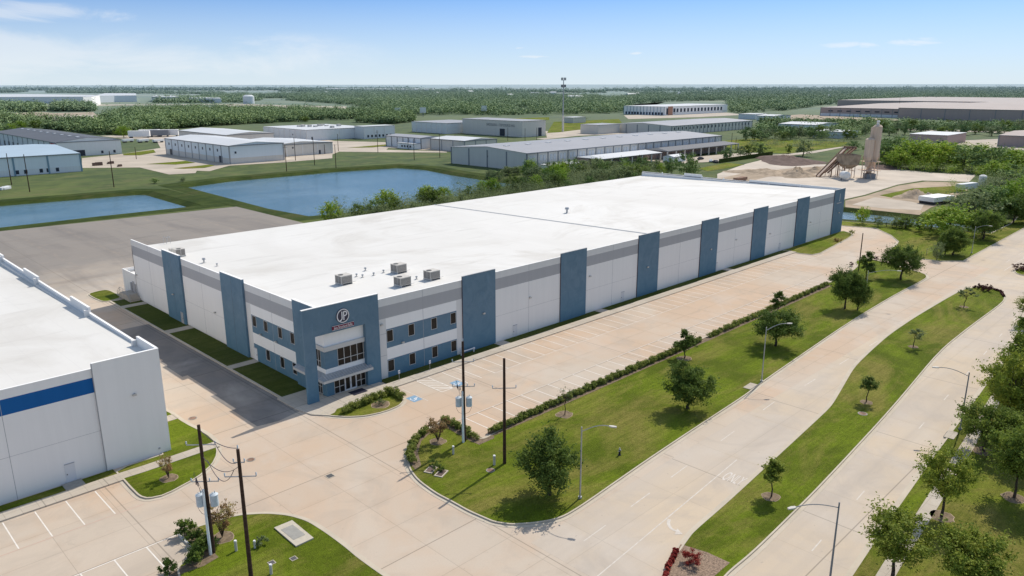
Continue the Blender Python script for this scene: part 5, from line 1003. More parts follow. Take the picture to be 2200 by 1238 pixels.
# ------------------------------------------------------------------ concrete batching plant
SX, SY = 310.7, 44.0
e = empty('batching_silo', (SX, SY, 0), R(45), 'tall twin dusty silos on steel legs in the concrete yard', 'silo')
def leg4(mb, cx, cy, r, z, m='silo', rr=.16):
    for a in (.785, 2.356, 3.927, 5.498): mb.tube((cx + r * math.cos(a), cy + r * math.sin(a), 0), (cx + r * math.cos(a), cy + r * math.sin(a), z), rr, rr, m, 6)
mb = MB(); mb.tube((1.2, -1.5, 9.5), (1.2, -1.5, 23), 2.0, 2.0, 'silo', 20); mb.tube((1.2, -1.5, 5), (1.2, -1.5, 9.5), .5, 2.0, 'silo', 20); mb.tube((1.2, -1.5, 23), (1.2, -1.5, 23.8), 2.05, 1.2, 'silo', 20); mb.build('tall_silo', e)
mb = MB(); mb.tube((-.8, 2.2, 9.5), (-.8, 2.2, 17.5), 1.9, 1.9, 'silo', 20); mb.tube((-.8, 2.2, 5), (-.8, 2.2, 9.5), .4, 1.9, 'silo', 20); mb.tube((-.8, 2.2, 17.5), (-.8, 2.2, 18.1), 1.95, 1., 'silo', 20); mb.build('short_silo', e)
mb = MB(); mb.tube((1.4, .4, 0), (1.4, .4, 22.6), .9, .9, 'silo', 12); mb.build('duct', e)
mb = MB(); leg4(mb, 1.2, -1.5, 2.2, 11); leg4(mb, -.8, 2.2, 2.1, 10)
for z in (3.5, 7.5): mb.box(-3, 3.4, -3.4, 4.2, z, z + .2, 'silo') if z < 5 else mb.box(-2.6, 3., -3.2, 3.9, z, z + .15, 'silo')
for a, b in (((-2.5, 3.8, 0), (1.4, 3.8, 7)), ((-2.4, .2, 0), (-2.4, 4, 7)), ((2.8, -3.2, 0), (2.8, .2, 7))): mb.tube(a, b, .08, .08, 'silo', 5)
mb.build('leg_frame', e)
mb = MB(); mb.tube((1.2, -1.5, 23.8), (1.2, -1.5, 25.2), .55, .55, 'tank', 10); mb.tube((1.2, -1.5, 25.2), (1.2, -1.5, 25.7), .9, .4, 'tank', 10); mb.tube((2.9, -1.8, 22.5), (2.9, -1.8, 25.6), .25, .25, 'silo'); mb.tube((-.8, 2.2, 18.1), (-.8, 2.2, 19), .4, .4, 'silo', 8); mb.build('filter_cap', e)
mb = MB(); mb.box(-2.4, 1.4, -1.6, 2.6, 0.02, 2.2, 'slate'); mb.build('control_box', e)
mb = MB(); mb.path([Vector((3.3, -3.2, z)) for z in (0, 22)], .1, 'silo'); mb.tube((3.2, -2.9, 8), (3.2, -2.9, 8.8), 1.1, 1.1, 'silo', 12); mb.build('pipework', e)
p0, p1 = Vector((*(297.77, 62.4), .5)), Vector((*(319.17, 59.36), 12.5)); dd = (p1 - p0).normalized(); sd = Vector((-dd.y, dd.x, 0)).normalized()
e = empty('conveyor', (0, 0, 0), 0, 'rusty inclined conveyor rising to the bins beside the silos', 'conveyor'); mb = MB()
def beam(mb, a, b, w, h, m): 
    d = (b - a).normalized(); s = Vector((-d.y, d.x, 0)).normalized() * w / 2; u = d.cross(s).normalized() * h / 2; v = []
    for q in (a, b): v += [q - s - u, q + s - u, q + s + u, q - s + u]
    mb.add(v, [(0, 1, 2, 3), (7, 6, 5, 4), (0, 4, 5, 1), (1, 5, 6, 2), (2, 6, 7, 3), (3, 7, 4, 0)], m)
beam(mb, p0 + sd * .9, p1 + sd * .9, .25, .9, 'rustm'); beam(mb, p0 - sd * .9, p1 - sd * .9, .25, .9, 'rustm'); mb.build('frame', e); mb = MB(); beam(mb, p0, p1, 1.4, .15, 'silo'); mb.build('belt', e); mb = MB()
for t in (.35, .6, .85):
    q = p0.lerp(p1, t)
    for s in (-1, 1): mb.tube((q.x + sd.x * s, q.y + sd.y * s, 0), (q.x + sd.x * s, q.y + sd.y * s, q.z - .4), .14, .14, 'silo', 5)
mb.build('trestle', e)
mb = MB()
for t_, hh in ((.25, 2.), (.5, 4.5), (.75, 7.)):
    q = p0.lerp(p1, t_) + sd * -3.2; mb.box(q.x - .2, q.x + .2, q.y - .2, q.y + .2, 0, hh + 3, 'rustm')
beam(mb, p0 + sd * -3.2 + Vector((0, 0, 2)), p1 + sd * -3.2, .35, .8, 'rustm'); beam(mb, p0 + sd * -4.6 + Vector((0, 0, 2)), p1 + sd * -4.6, .35, .8, 'rustm'); beam(mb, p1 + sd * -5, p1 + sd * 1.2, .8, 1.2, 'rustm'); mb.build('return_frame', e)
q = (306.92, 53.09); e = empty('aggregate_bin', (q[0], q[1], 0), R(45), 'tan aggregate bins on legs between the conveyor and the silos', 'bin'); mb = MB(); v = [(-3, -2.2, 5.4), (3, -2.2, 5.4), (3, 2.2, 5.4), (-3, 2.2, 5.4), (-3.4, -2.6, 9.3), (3.4, -2.6, 9.3), (3.4, 2.6, 9.3), (-3.4, 2.6, 9.3), (-1.2, -.8, 3.6), (1.2, -.8, 3.6), (1.2, .8, 3.6), (-1.2, .8, 3.6)]
v = [(a_ * 1.35, b_ * 1.5, c_ * 1.12) for a_, b_, c_ in v]; mb.add(v, [(0, 1, 5, 4), (1, 2, 6, 5), (2, 3, 7, 6), (3, 0, 4, 7), (8, 9, 1, 0), (9, 10, 2, 1), (10, 11, 3, 2), (11, 8, 0, 3), (8, 11, 10, 9)], 'gravel'); mb.box(-3.5, 3.5, -2.7, -2.5, 9.0, 9.5, 'rustm'); mb.build('hopper', e)
mb = MB()
for x in (-3, 0, 3):
    for y in (-2.2, 2.2): mb.tube((x, y, 0), (x, y, 6), .17, .17, 'silo', 5)
mb.box(-3.2, 3.2, -2.4, -2.2, 3, 3.3, 'silo'); mb.box(-3.2, 3.2, 2.2, 2.4, 3, 3.3, 'silo'); mb.build('leg_frame', e)
def tank(p, r, l, lb, vert=False):
    e = empty('water_tank', (p[0], p[1], 0), R(50), lb, 'tank'); mb = MB()
    if vert: mb.tube((0, 0, .1), (0, 0, l), r, r, 'tank', 16); mb.tube((0, 0, l), (0, 0, l + .5), r, r * .5, 'tank', 16)
    else: mb.tube((-l / 2, 0, r + .5), (l / 2, 0, r + .5), r, r, 'tank', 16); mb.tube((-l / 2 - .5, 0, r + .5), (-l / 2, 0, r + .5), r * .6, r, 'tank', 16); mb.tube((l / 2, 0, r + .5), (l / 2 + .5, 0, r + .5), r, r * .6, 'tank', 16)
    mb.build('shell', e); mb = MB(); mb.box(-l / 3, -l / 3 + .4, -r * .8, r * .8, 0, .9, 'galv') if not vert else mb.box(-.3, .3, -r - .2, -r, 0, l * .8, 'galv'); mb.box(l / 3 - .4, l / 3, -r * .8, r * .8, 0, .9, 'galv') if not vert else None; mb.build('saddle', e)
tank((294.05, 48.71), 1.8, 3.2, 'white drum tank at the foot of the conveyor'); tank((315.24, -0.15), 1.5, 4.2, 'upright pale tank beside the grey trailer at the wood edge', True)
def trailer(p, l, w, h, ang, lb, m='white2', grp='parked trailers and containers', cab=False):
    e = empty('trailer', (p[0], p[1], 0), ang, lb, 'trailer', grp); mb = MB(); mb.box(-l / 2, l / 2, -w / 2, w / 2, 1.0, h, m); mb.build('body', e)
    for x in (-l / 2 + 1.2, -l / 2 + 2.4, l / 2 - 1.5):
        mb = MB(); mb.tube((x, -w / 2 - .02, .5), (x, w / 2 + .02, .5), .5, .5, 'truck', 10); mb.build('wheel', e)
    if cab: mb = MB(); mb.box(l / 2 + .1, l / 2 + 2.2, -w / 2, w / 2, .6, 2.9, 'truck'); mb.box(l / 2 + 2.2, l / 2 + 3.2, -w / 2, w / 2, .6, 1.8, 'truck'); mb.build('cab', e)
trailer((293.05, -0.14), 11, 2.5, 3.2, R(-15), 'long grey box trailer parked at the wood edge by the upright tank', 'farwall')
trailer((251.1, -1.58), 12, 6, 2.6, R(-15), 'white flat roofed mobile cabin between the dirt lot and the green trees', 'white2')
trailer((255.48, 78.46), 8, 2.5, 2.2, R(0), 'brown low container right behind the far roof parapet', 'rustm')
for i in range(7): trailer((153, 523.09) if i == 0 else ((153, 523.09)[0] + i * 7.5, (153, 523.09)[1] - i * 9.5), 9, 2.4, 2.4, R(20), 'one of the pale parked flatbeds in the row right of the dark roofed warehouse', 'farwall', 'flatbeds parked in a row')
for i, (px, m, lb) in enumerate((((190.49, 581.99), 'white2', 'white container left of the dark one beyond the white warehouse'), ((193.67, 570.41), 'slate', 'dark container between white ones beyond the white warehouse'), ((201.37, 570.76), 'white2', 'white container right of the dark one beyond the white warehouse'), ((178.13, 570.27), 'white2', 'long white trailer at the head of the container row'))): trailer(px, 16, 4, 5.5, R(-30), lb, m)
def car(p, ang, m, lb):
    e = empty('parked_car', (p[0], p[1], 0.01), ang, lb, 'car', 'vehicles by the long warehouse'); mb = MB(); mb.box(-2.3, 2.3, -.9, .9, .35, .95, m); mb.add([(-1.5, -.85, .95), (1.2, -.85, .95), (1.2, .85, .95), (-1.5, .85, .95), (-1., -.7, 1.5), (.6, -.7, 1.5), (.6, .7, 1.5), (-1., .7, 1.5)], [(0, 1, 5, 4), (1, 2, 6, 5), (2, 3, 7, 6), (3, 0, 4, 7), (4, 5, 6, 7)], m); mb.build('body', e)
    for x in (-1.4, 1.4): mb = MB(); mb.tube((x, -.92, .34), (x, .92, .34), .34, .34, 'black', 10); mb.build('wheel', e)
for i, (px, m, lb) in enumerate((((334.24, 146.6), 'truck', 'dark car parked by the dark canopy of the long warehouse'), ((326.48, 135.37), 'white2', 'white pickup parked right of the dark car'), ((323.72, 130.85), 'truck', 'second dark vehicle parked beside the white pickup'), ((326.93, 162.06), 'white2', 'white van between the two canopies'))): car(px, i * .5, m, lb)
mb = MB(); q = [(322.9, 128.09), (387.55, 129.68)] ; strip(mb, q, .25, 0, 2.3, 'bank'); tag(mb.build('screen_fence'), 'dark green screened fence at the edge of the plant yard', 'fence')
mb = MB(); q = [(x, y) for x, y in [(155.3, -28.2), (161.29, -28.78), (171.06, -27.9)]]
for a in q: mb.tube((*a, 0), (*a, 1.7), .05, .05, 'slate', 6)
for a, b in zip(q, q[1:]):
    for z in (.6, 1.1, 1.6): mb.tube((*a, z), (*b, z), .02, .02, 'slate', 4)
tag(mb.build('wire_fence'), 'short wire fence on the lawn left of the dark oaks', 'fence')
# radio mast
p = (477.3, 376.9); e = empty('cell_tower', (*p, 0), 0, 'tall slim mast with antenna clusters rising above the horizon', 'radio mast'); mb = MB(); mb.tube((0, 0, 0), (0, 0, 45), .75, .38, 'galv', 8); mb.tube((0, 0, 0), (0, 0, 14), 1.0, .9, 'beige', 8); mb.build('mast', e)
for z in (40, 46):
    mb = MB()
    for k in range(6): a = k * 1.047; x, y = 1.9 * math.cos(a), 1.9 * math.sin(a); mb.box(x - .3, x + .3, y - .3, y + .3, z - 1.2, z + 1.2, 'slate' if z == 40 else 'galv'); mb.tube((0, 0, z), (x, y, z), .1, .1, 'galv', 5)
    mb.build('antenna', e)
# distant poles around the ponds
rnd = random.Random(12)
for i, (q, h) in enumerate((((28.21, 298.02), 13.5), ((27.72, 267.18), 15), ((56.68, 258.18), 15), ((108.91, 380.91), 7), ((138.17, 260.96), 13), ((169.33, 307.3), 13), ((163.37, 276.87), 14), ((203.37, 331.83), 6), ((163.73, 256.56), 12), ((220.4, 343.36), 11), ((218.16, 261.31), 12), ((237.44, 261.8), 14), ((260.79, 322.63), 8), ((300.51, 321.05), 8), ((360.7, 329.79), 10), ((362.91, 313.73), 10), ((375.95, 314.07), 10), ((419.91, 175.6), 10), ((408.33, 166.02), 8), ((1218.45, 341.67), 26), ((232.22, 316.47), 14))):
    mb = MB(); mb.tube((0, 0, 0), (0, 0, h), .2, .14, 'pole', 6)
    if i in (4, 10, 20): mb.tube((-1.2, 0, h - 1.2), (1.2, 0, h - 1.2), .07, .07, 'pole', 4)
    o = mb.build('distant_pole'); o.location = (*q, -.1); tag(o, 'slender dark pole among the warehouses beyond the ponds', 'utility pole', 'distant poles beyond the ponds')
for q in ((561.77, 737.7), (593.65, 725.31), (703.59, 724.96)): 
    mb = MB(); mb.tube((0, 0, 0), (0, 0, 6), .4, .4, 'slate', 6); mb.box(-4, 4, -.3, .3, 5, 12, 'farwall'); o = mb.build('billboard'); o.location = (*q, 0); o.rotation_euler.z = R(-45); tag(o, 'small pale billboard standing before the woods in the middle distance', 'billboard', 'billboards before the woods')
for i, (q, w_, d_) in enumerate((((2033.38, 1884.62), 30, 14), ((2260.5, 1997.78), 26, 12), ((1555.36, 1287.3), 34, 14), ((1518.74, 1238.35), 24, 12), ((2017.88, 1439.21), 36, 14), ((2187.84, 1538.79), 20, 12), ((1638.58, 1615.19), 26, 12), ((2359.02, 2599.37), 40, 15), ((1876.97, 2249.89), 30, 14), ((2064.88, 811.24), 20, 12), ((2375.5, 1486.33), 30, 12), ((1742.47, 2830.17), 34, 14))):
    mb = MB(); mb.box(-w_ / 2, w_ / 2, -d_ / 2, d_ / 2, 0, 9, 'farwall', 'paleroof'); mb.add([(-w_ / 2, -d_ / 2, 9.01), (w_ / 2, -d_ / 2, 9.01), (w_ / 2, d_ / 2, 9.01), (-w_ / 2, d_ / 2, 9.01), (-w_ / 2, 0, 13), (w_ / 2, 0, 13)], [(0, 1, 5, 4), (2, 3, 4, 5), (0, 4, 3), (1, 2, 5)], 'paleroof')
    o = mb.build('distant_house'); o.location = (*q, 0); o.rotation_euler.z = R(-45 + i * 9); tag(o, 'tiny pale roofed house showing above the distant woods', 'house', 'houses in the distant woods')
# ------------------------------------------------------------------ trees in the middle distance
def mid_tree(name, w, h, m, ncl, per, size, seed, shape='round'):
    rnd = random.Random(seed); pts, rad = crown_points(shape, w, h, .6, ncl, rnd)
    v, f = leaf_cloud(pts, rad, int(per * 1.5), size * .75, seed, .85, spray=1.2); mb = MB(); branchy(mb, pts, h, 1.2, .15, rnd, 6)
    n0 = len(v); me = bpy.data.meshes.new(name); tv = np.array(mb.v); q = [t for t in mb.f]
    me.from_pydata(list(map(tuple, v)) + list(mb.v), [], [tuple(r) for r in f] + [tuple(i + n0 for i in t) for t in q])
    me.materials.append(M[m]); me.materials.append(M['bark']); me.polygons.foreach_set('material_index', [0] * len(f) + [1] * len(q)); me.update()
    return me
MT = [mid_tree('broad_tree', 6.5, 7, 'farleaf', 44, 40, .42, 201), mid_tree('broad_tree', 5.5, 6.5, 'scrub', 36, 34, .38, 202), mid_tree('bright_tree', 6.5, 6.5, 'yellow', 44, 40, .40, 203), mid_tree('dark_tree', 6, 7.5, 'oak', 44, 44, .40, 204), mid_tree('sparse_tree', 5, 6.5, 'scrub', 22, 16, .26, 205, 'vase')]
TN = ['broad_tree', 'scrub_tree', 'bright_tree', 'dark_tree', 'sparse_tree']; TS = [(6.5, 7), (5.5, 6.5), (6.5, 6.5), (6, 7.5), (5, 6.5)]
def mt(k, x, y, w, h, rzz, label, group, cat='tree'):
    o = bpy.data.objects.new(TN[k], MT[k]); COL.objects.link(o); o.location = (x, y, -.15); o.scale = (w / TS[k][0],) * 2 + (h / TS[k][1],); o.rotation_euler.z = rzz; tag(o, label, cat, group); return o
rnd = random.Random(77)
KIND = ['mid green rounded tree', 'greyish scrubby tree', 'bright yellow green tree', 'dark green dense tree', 'thin grey open crowned tree']
def treeline(px, n, hs, ws, kinds, where, group, spread=4):
    segs = list(zip(px, px[1:])); ls = [math.dist(a, b) for a, b in segs]; tot = sum(ls)
    for i in range(n):
        d = tot * (i + rnd.uniform(.1, .9)) / n
        for (a, b), l in zip(segs, ls):
            if d <= l: break
            d -= l
        t = d / l; x = a[0] + (b[0] - a[0]) * t + rnd.uniform(-spread, spread); y = a[1] + (b[1] - a[1]) * t + rnd.uniform(-spread, spread); k = rnd.choice(kinds)
        s = rnd.uniform(*hs); mt(k, x, y, s * rnd.uniform(*ws), s, rnd.random() * 6, KIND[k] + ' ' + where, group)
TL = [(71, 116), (80, 119), (95, 122), (115, 124), (140, 126), (165, 126), (190, 124), (215, 120), (240, 116)]
treeline(TL, 42, (5.2, 7.5), (.8, 1.2), [0, 1, 1, 3, 4, 4, 2], 'in the row between the white roof and the main pond', 'trees between the roof and the pond', 4)
treeline([(x, y - 7) for x, y in TL[1:]], 24, (3.8, 5.2), (.8, 1.1), [1, 1, 0, 1, 4], 'in the near row behind the white roof', 'trees between the roof and the pond', 4)
treeline([(194, 132), (202, 150), (225, 150), (250, 135), (262, 120)], 34, (5., 8.5), (.8, 1.1), [0, 1, 2, 2, 1], 'in the thicket before the long grey warehouse', 'thicket before the long warehouse', 9)
treeline([(182.78, 161.86), (188.42, 165.99), (199.62, 170.17), (214.05, 172.03)], 16, (2.5, 4.5), (1., 1.4), [0, 1], 'on the bank at the right end of the main pond', 'bushes on the pond bank', 4)
for px, w, h in (((249.24, 101.63), 11, 12.), ((255.13, 130.19), 8, 8), ((255.37, 141.55), 7, 7)): mt(0, *px, w, h, 1., 'taller rounded tree behind the far corner of the white roof' if h > 10 else 'mid green rounded tree in the thicket before the long grey warehouse', 'thicket before the long warehouse' if h < 10 else None)
RC = [(383.71, 62.45, 17.6, 13.57), (373.26, 46.11, 18, 14.15), (372.38, 34.41, 16.9, 13.85), (376.79, 23.81, 15.3, 12.79), (371.35, 11.83, 14.8, 12.84), (388.77, 5.64, 16, 10.86), (386.2, -3.29, 13.5, 9.32), (410.74, 64.49, 14.5, 13.95), (417.9, 53.31, 15.7, 11.57), (420.11, 39.74, 15.4, 10.61), (424.19, 28.26, 15.2, 9.99), (433, 19.27, 15.2, 8.5), (413.08, 78.05, 12.1, 10.62), (363.56, 49.62, 11.9, 8.67), (349.06, 2.59, 12.7, 8.17), (334.13, -10.58, 14, 8.71)]
LC = [(2, (185.97, -24.77, 15.5, 8.74)), (1, (213.3, -22.85, 13.7, 11.22)), (0, (221.56, -26.53, 13.1, 11.36)), (2, (239.94, -27.71, 13.8, 11.29)), (3, (225.39, -35.07, 10.1, 10.07)), (2, (194.74, -30.71, 8, 7.09)), (2, (194.61, -17.28, 6.9, 5.58)), (2, (188.15, 0.28, 4.6, 5.47)), (1, (186.69, -4.95, 3.9, 3.68)), (4, (188.46, -6.74, 3.1, 4.24)), (1, (188.92, -9.38, 5, 3.66)), (3, (189.18, -11.79, 5.5, 4.19)), (3, (187.46, -16.33, 3.3, 4.39)), (1, (150.31, -32.06, 3, 5.09)), (1, (272.77, -17.1, 10.3, 8.02)), (2, (280.84, -21.98, 10.3, 8.59)), (1, (256.79, -13.6, 10, 6.63)), (1, (235.23, -13.56, 9.4, 6.29))]
MC = [(339.53, 133.39, 8.9, 7.5), (362.91, 137.65, 7.7, 7.02), (371.6, 137.27, 8.3, 7.65), (382.08, 135.29, 11.2, 7.74), (394.36, 113.98, 13.8, 10.89), (406.26, 128.69, 4.6, 6.24), (461.61, 111.37, 9.1, 5.98), (630.48, 482.85, 15.9, 7.25), (492.45, 537.94, 13.9, 2.91), (73.64, 258.65, 3.7, 2.43), (84.94, 256.52, 2.9, 2.07), (411, 712.61, 10.7, 6.27)]
RW = [(496.39, 206.33, 12, 9.27), (498.29, 200.06, 8.7, 7.59), (497.24, 194.03, 12.3, 6.28), (514.49, 197.93, 11.1, 8.06), (533.07, 200.79, 10.1, 9.53), (516.05, 186.07, 12, 6.43), (525.03, 184.11, 8.7, 9.09), (542.56, 185.58, 13.2, 9.32), (547.24, 178.46, 11.2, 8.58), (555.17, 175.66, 12, 9.68), (537.46, 164, 10.2, 6.56), (565.38, 170.57, 10.3, 8.39), (576.8, 166.68, 10.5, 7.39), (555.62, 152.57, 10, 7.71), (563.48, 151.13, 13, 6.13), (622.99, 165, 9.6, 9.6), (651.5, 170.12, 9.8, 6.99), (670.43, 168.79, 10.9, 9.95), (625.89, 146.44, 10.9, 7.82), (656.28, 151.22, 10.2, 9.6), (642.93, 140, 9.6, 10.16), (694.61, 152.63, 13.2, 10.72), (683.21, 140.13, 12.5, 8.04), (687.32, 137.78, 10.2, 7.42), (668.91, 122.8, 10.2, 6.78), (652.73, 113.62, 11.1, 7.32), (684.51, 115.63, 11.8, 8.28), (727.91, 121.1, 10.2, 9.02), (674.99, 103.39, 12.8, 10.11), (695.61, 100.54, 10.1, 8.28), (735.44, 104.37, 11.4, 8.74), (679.94, 84.66, 13.7, 8.09), (719.39, 88.65, 12, 7.84), (729.08, 86.97, 11.6, 10.63), (695.52, 71.92, 11.6, 7.7), (762.79, 81.95, 14, 10.49), (722.75, 308.74, 12.8, 6.73), (710.68, 292.65, 11.9, 6.53), (732.97, 293.89, 12.4, 5.5), (731.28, 283.27, 12.5, 6.45), (746.77, 280.87, 13.5, 6.42), (736.84, 266.7, 8.8, 6.01), (759.67, 267.41, 12.3, 5.94), (733.5, 246.65, 11.6, 6.49), (764.08, 250.42, 11.9, 6.54), (743.24, 232.67, 10.2, 6.56), (745.89, 224.85, 11.7, 6.81), (745.89, 216.09, 10.8, 5.75), (794.36, 225.67, 13, 7.05), (781.66, 212.03, 12, 6.38), (772.22, 199.95, 9.3, 6.4), (784.79, 195.77, 11.7, 5.61), (787.26, 188.09, 12.2, 6.1), (786.94, 179.59, 8.5, 4.95), (807.12, 177.66, 11.7, 5.17), (798.21, 166.6, 11.4, 4.67), (814.7, 163.32, 9.6, 4.77), (839.56, 162.26, 10.3, 5.15), (840.81, 154.31, 8.8, 5.78), (834.15, 144.35, 11.5, 6.02), (847.26, 139.73, 12.9, 4.67), (842.51, 130.53, 9.8, 5.53), (864.75, 128.04, 12.7, 5.53), (874.08, 122.27, 11.6, 4.94), (848.02, 108.52, 9.9, 5.86), (828.32, 96.69, 11.8, 5.34)]
for i, (x, y, w, h) in enumerate(RC): k = (0, 2, 2, 0)[i % 4]; mt(k, x, y, w * 1.25, h, i * 1.3, KIND[k] + ' in the tall stand right of the silos', 'tall trees right of the silos')
for i, (k, (x, y, w, h)) in enumerate(LC): mt(k, x, y, w, h, i * 1.7, KIND[k] + ' by the canal and the roadside lawn on the right', 'trees by the canal')
for i, (x, y, w, h) in enumerate(MC): k = (0, 1, 3)[i % 3]; mt(k, x, y, w, h, i * 1.1, KIND[k] + ' standing alone in the middle distance', 'single trees in the middle distance')
for i, (x, y, w, h) in enumerate(RW): k = (0, 3, 0, 1)[i % 4]; mt(k, x, y, w, h * 1.1, i * 1.1, KIND[k] + ' in the belt in front of the brown halls', 'tree belt before the brown halls')
# woods beyond: one mass, made of many small crowns
def woods(name, poly, n, w, h, seed, per=7, size=.30, avoid=(), m='farleaf'):
    r = random.Random(seed); pts = scatter(poly, n, r, avoid=avoid); cs = []; rs = []
    for x, y in pts:
        q = math.sin(x * .021 + 2 * math.sin(y * .013 + seed)) + math.sin(y * .027 + 2 * math.sin(x * .009)) + .7 * math.sin(x * .11 + y * .07)   # groves and gaps
        if n > 2000 and q < -.9: continue
        s = min(1.9, r.lognormvariate(-.12, .38)) * (1 + .18 * q if n > 2000 else 1)
        s = max(s, .35)
        for k in range(5): cs.append((x + r.gauss(0, w * .24), y + r.gauss(0, w * .24), h * s * r.uniform(.35, .82))); rs.append(w * .40 * s)
    v, f = leaf_cloud(cs, rs, int(per * 2), w * size * .68, seed, .9, 1.3, 1.2); o = np_mesh(name, v, f, m); o['kind'] = 'stuff'; tag(o, kind='stuff'); return o
def near_wood(poly, n, seed, avoid=(), hs=(6, 9.5)):
    r = random.Random(seed)
    for x, y in scatter(poly, n, r, 5, avoid): k = r.choice([0, 0, 1, 2, 3]); s = r.uniform(*hs); mt(k, x, y, s * r.uniform(1., 1.3), s, r.random() * 6, KIND[k] + ' at the edge of the woods behind the left warehouses', 'wood edge behind the left warehouses')
W1 = [(142.28, 993.91), (194.06, 877.97), (248.92, 882.28), (324.33, 1077.58), (437.66, 1237.38), (441.25, 1082.18), (509.39, 1009.8), (579.15, 1022.89), (660.19, 936.53), (590.56, 750.41), (498.13, 621.4), (448.34, 598), (427.73, 695.1), (347.98, 717.2), (250.65, 676.38), (186.71, 594.36), (170.05, 586.63), (161.12, 736.02), (144.63, 764.04), (113.45, 724.43), (90.19, 711.57)]
near_wood([(168.05, 580.67), (186.71, 594.36), (247.44, 668.39), (287.76, 698.15), (312.35, 754.42), (275.12, 737.39), (208.49, 655.54), (185.1, 631.48)], 26, 1); near_wood([(85.31, 635.25), (108.49, 692.65), (144.63, 764.04), (161.12, 736.02), (172.91, 780.61), (155.66, 810.66), (123.98, 774.57), (98.64, 702.83)], 22, 2)
flat('woodland_floor', W1, -.03, 'wood_floor'); woods('woods', W1, 9500, 7.5, 7.5, 11, 9)
W2 = [(1361.5, 2666.78), (2029.54, 3296.35), (2325.39, 2934.92), (2254.32, 2221.75), (1816.1, 1298.58), (887.32, 608.35), (763.7, 636.79), (676.96, 616.3), (674.11, 731.6), (618.82, 766.22), (621.32, 812.09), (773.07, 1098.48), (847.95, 1297.1), (904.21, 1468.88), (1016.69, 1889.47), (973.25, 2139.89), (1196.06, 2859.39)]
CLR = [[(1083.61, 2126.4), (1200.71, 2112.1), (1103.23, 1889.94), (960.29, 1860.63)], [(1404.12, 1764.18), (1613.34, 1768.44), (1475.38, 1574.59), (1245.51, 1542.82)], [(1161.56, 1186.68), (1348.2, 1186.78), (1229.15, 1050.79), (1042.3, 1034.36)], [(1861.65, 1761.33), (2062.94, 1683.33), (1923.78, 1546.97), (1740.38, 1623.63)], [(1305.06, 2119.83), (1437.07, 2104.37), (1356.43, 1935.38), (1185.66, 1900.75)], [(2470.91, 1211.18), (2849.04, 1111.01), (2664.77, 986.82), (2235.85, 1058.88)], [(2684.96, 813.66), (3099.15, 643.89), (2777.94, 568.77), (2430.55, 716.44)], [(2159.25, 1418.78), (2357.23, 1342.74), (2199.06, 1231.71), (1951.41, 1260.19)]]
for q in CLR: flat('field', q, .1, 'ground')
flat('woodland_floor', W2, -.02, 'wood_floor'); woods('woods', W2, 17000, 11, 8.5, 12, 6, .27, avoid=CLR)
W3 = [(1816.1, 1298.58), (887.32, 608.35), (1233.79, 877.52), (1535.51, 979.86), (1773.41, 954.57), (1040.78, 530.98), (971.86, 465.9), (1077.49, 491.87), (1141.95, 485.19), (1505.48, 582.07), (1742.39, 549.78), (2137.85, 314.47), (4880.43, 825.24), (3624.94, 1660.45), (2563.62, 1854.1)]
flat('woodland_floor', W3, -.01, 'wood_floor'); woods('woods', W3, 18000, 12, 8.5, 13, 6, .27, avoid=CLR)
W4 = [(544.26, 224.88), (772.35, 334.34), (794.88, 279.85), (816.3, 228.06), (842.09, 73.15), (789.43, 63.35), (707.16, 158.91), (617.62, 166.17), (566.78, 153.73), (544.09, 192.55)]
woods('woods', W4, 500, 8, 5, 14)
woods('thicket', [(250, 112), (262, 150), (235, 162), (198, 160), (193, 130), (240, 108)], 420, 4.5, 3.6, 15, 9, .12, m='scrub')
woods('undergrowth', [(69, 110), (75, 124), (140, 131), (235, 122), (235, 112), (140, 112)], 900, 4., 3.6, 16, 9, .10, m='scrub')
woods('undergrowth', [(186, 12), (190, 30), (200, 40), (208, 40), (198, 8), (204, -12), (204, -32), (198, -32)][:0] + [(192, -8), (196, -8), (200, -30), (196, -32)] , 40, 2.5, 1.6, 17, 12, .14, m='scrub')
woods('undergrowth', [(212, -30), (225, -32), (262, -10), (300, 10), (262, -30), (225, -34)], 60, 3.5, 3.5, 18, 12, .12, m='yellow')
woods('thicket', [(379.34, 66.91), (354.5, 46.53), (352.57, 30.95), (356.47, 15.91), (335.14, -2.51), (328.28, -17.66), (461.44, 8.82), (477.41, 55.82), (431.18, 80.64)], 420, 5., 4.2, 19, 10, .12, m='yellow')
woods('thicket', [(312.65, 2.49), (270.59, -11.59), (221.62, -19.33), (218.67, -25.96), (237.76, -35.66), (340.84, -15.16), (336.01, 1.28)], 260, 4.5, 4., 20, 10, .12, m='scrub')
woods('thicket', [(448.29, 181.11), (448, 146.77), (476.24, 117.78), (573.77, 131.66), (612.21, 171.77), (576.96, 208.21), (518.28, 219.18)], 160, 5., 3., 21, 10, .12, m='scrub')
for i, (q, sc, lb) in enumerate((((80.46, 358.04), (5.5, 2.2, 1.8), 'dark stack of timber on the lot behind the blue piered warehouse'), ((89.26, 363.02), (3., 2., 1.4), 'small rusty stack right of the timber stack'), ((87.51, 344.11), (2.6, 1.6, 1.2), 'small dark bin at the lawn edge right of the stacks'), ((22.05, 282.92), (5, 2.4, 1.2), 'pale scrap heap cut by the left edge near the smaller pond'))):
    mb = MB(); rr_ = random.Random(i)
    for k in range(6): x, y = rr_.uniform(-.3, .3) * sc[0], rr_.uniform(-.3, .3) * sc[1]; mb.box(x - sc[0] * .3, x + sc[0] * .3, y - sc[1] * .35, y + sc[1] * .35, 0, sc[2] * (.45 + k * .1), 'darksoil' if i < 3 else 'farwall')
    o = mb.build('material_stack'); o.location = (*q, 0); o.rotation_euler.z = .2 * i; tag(o, lb, 'stack')
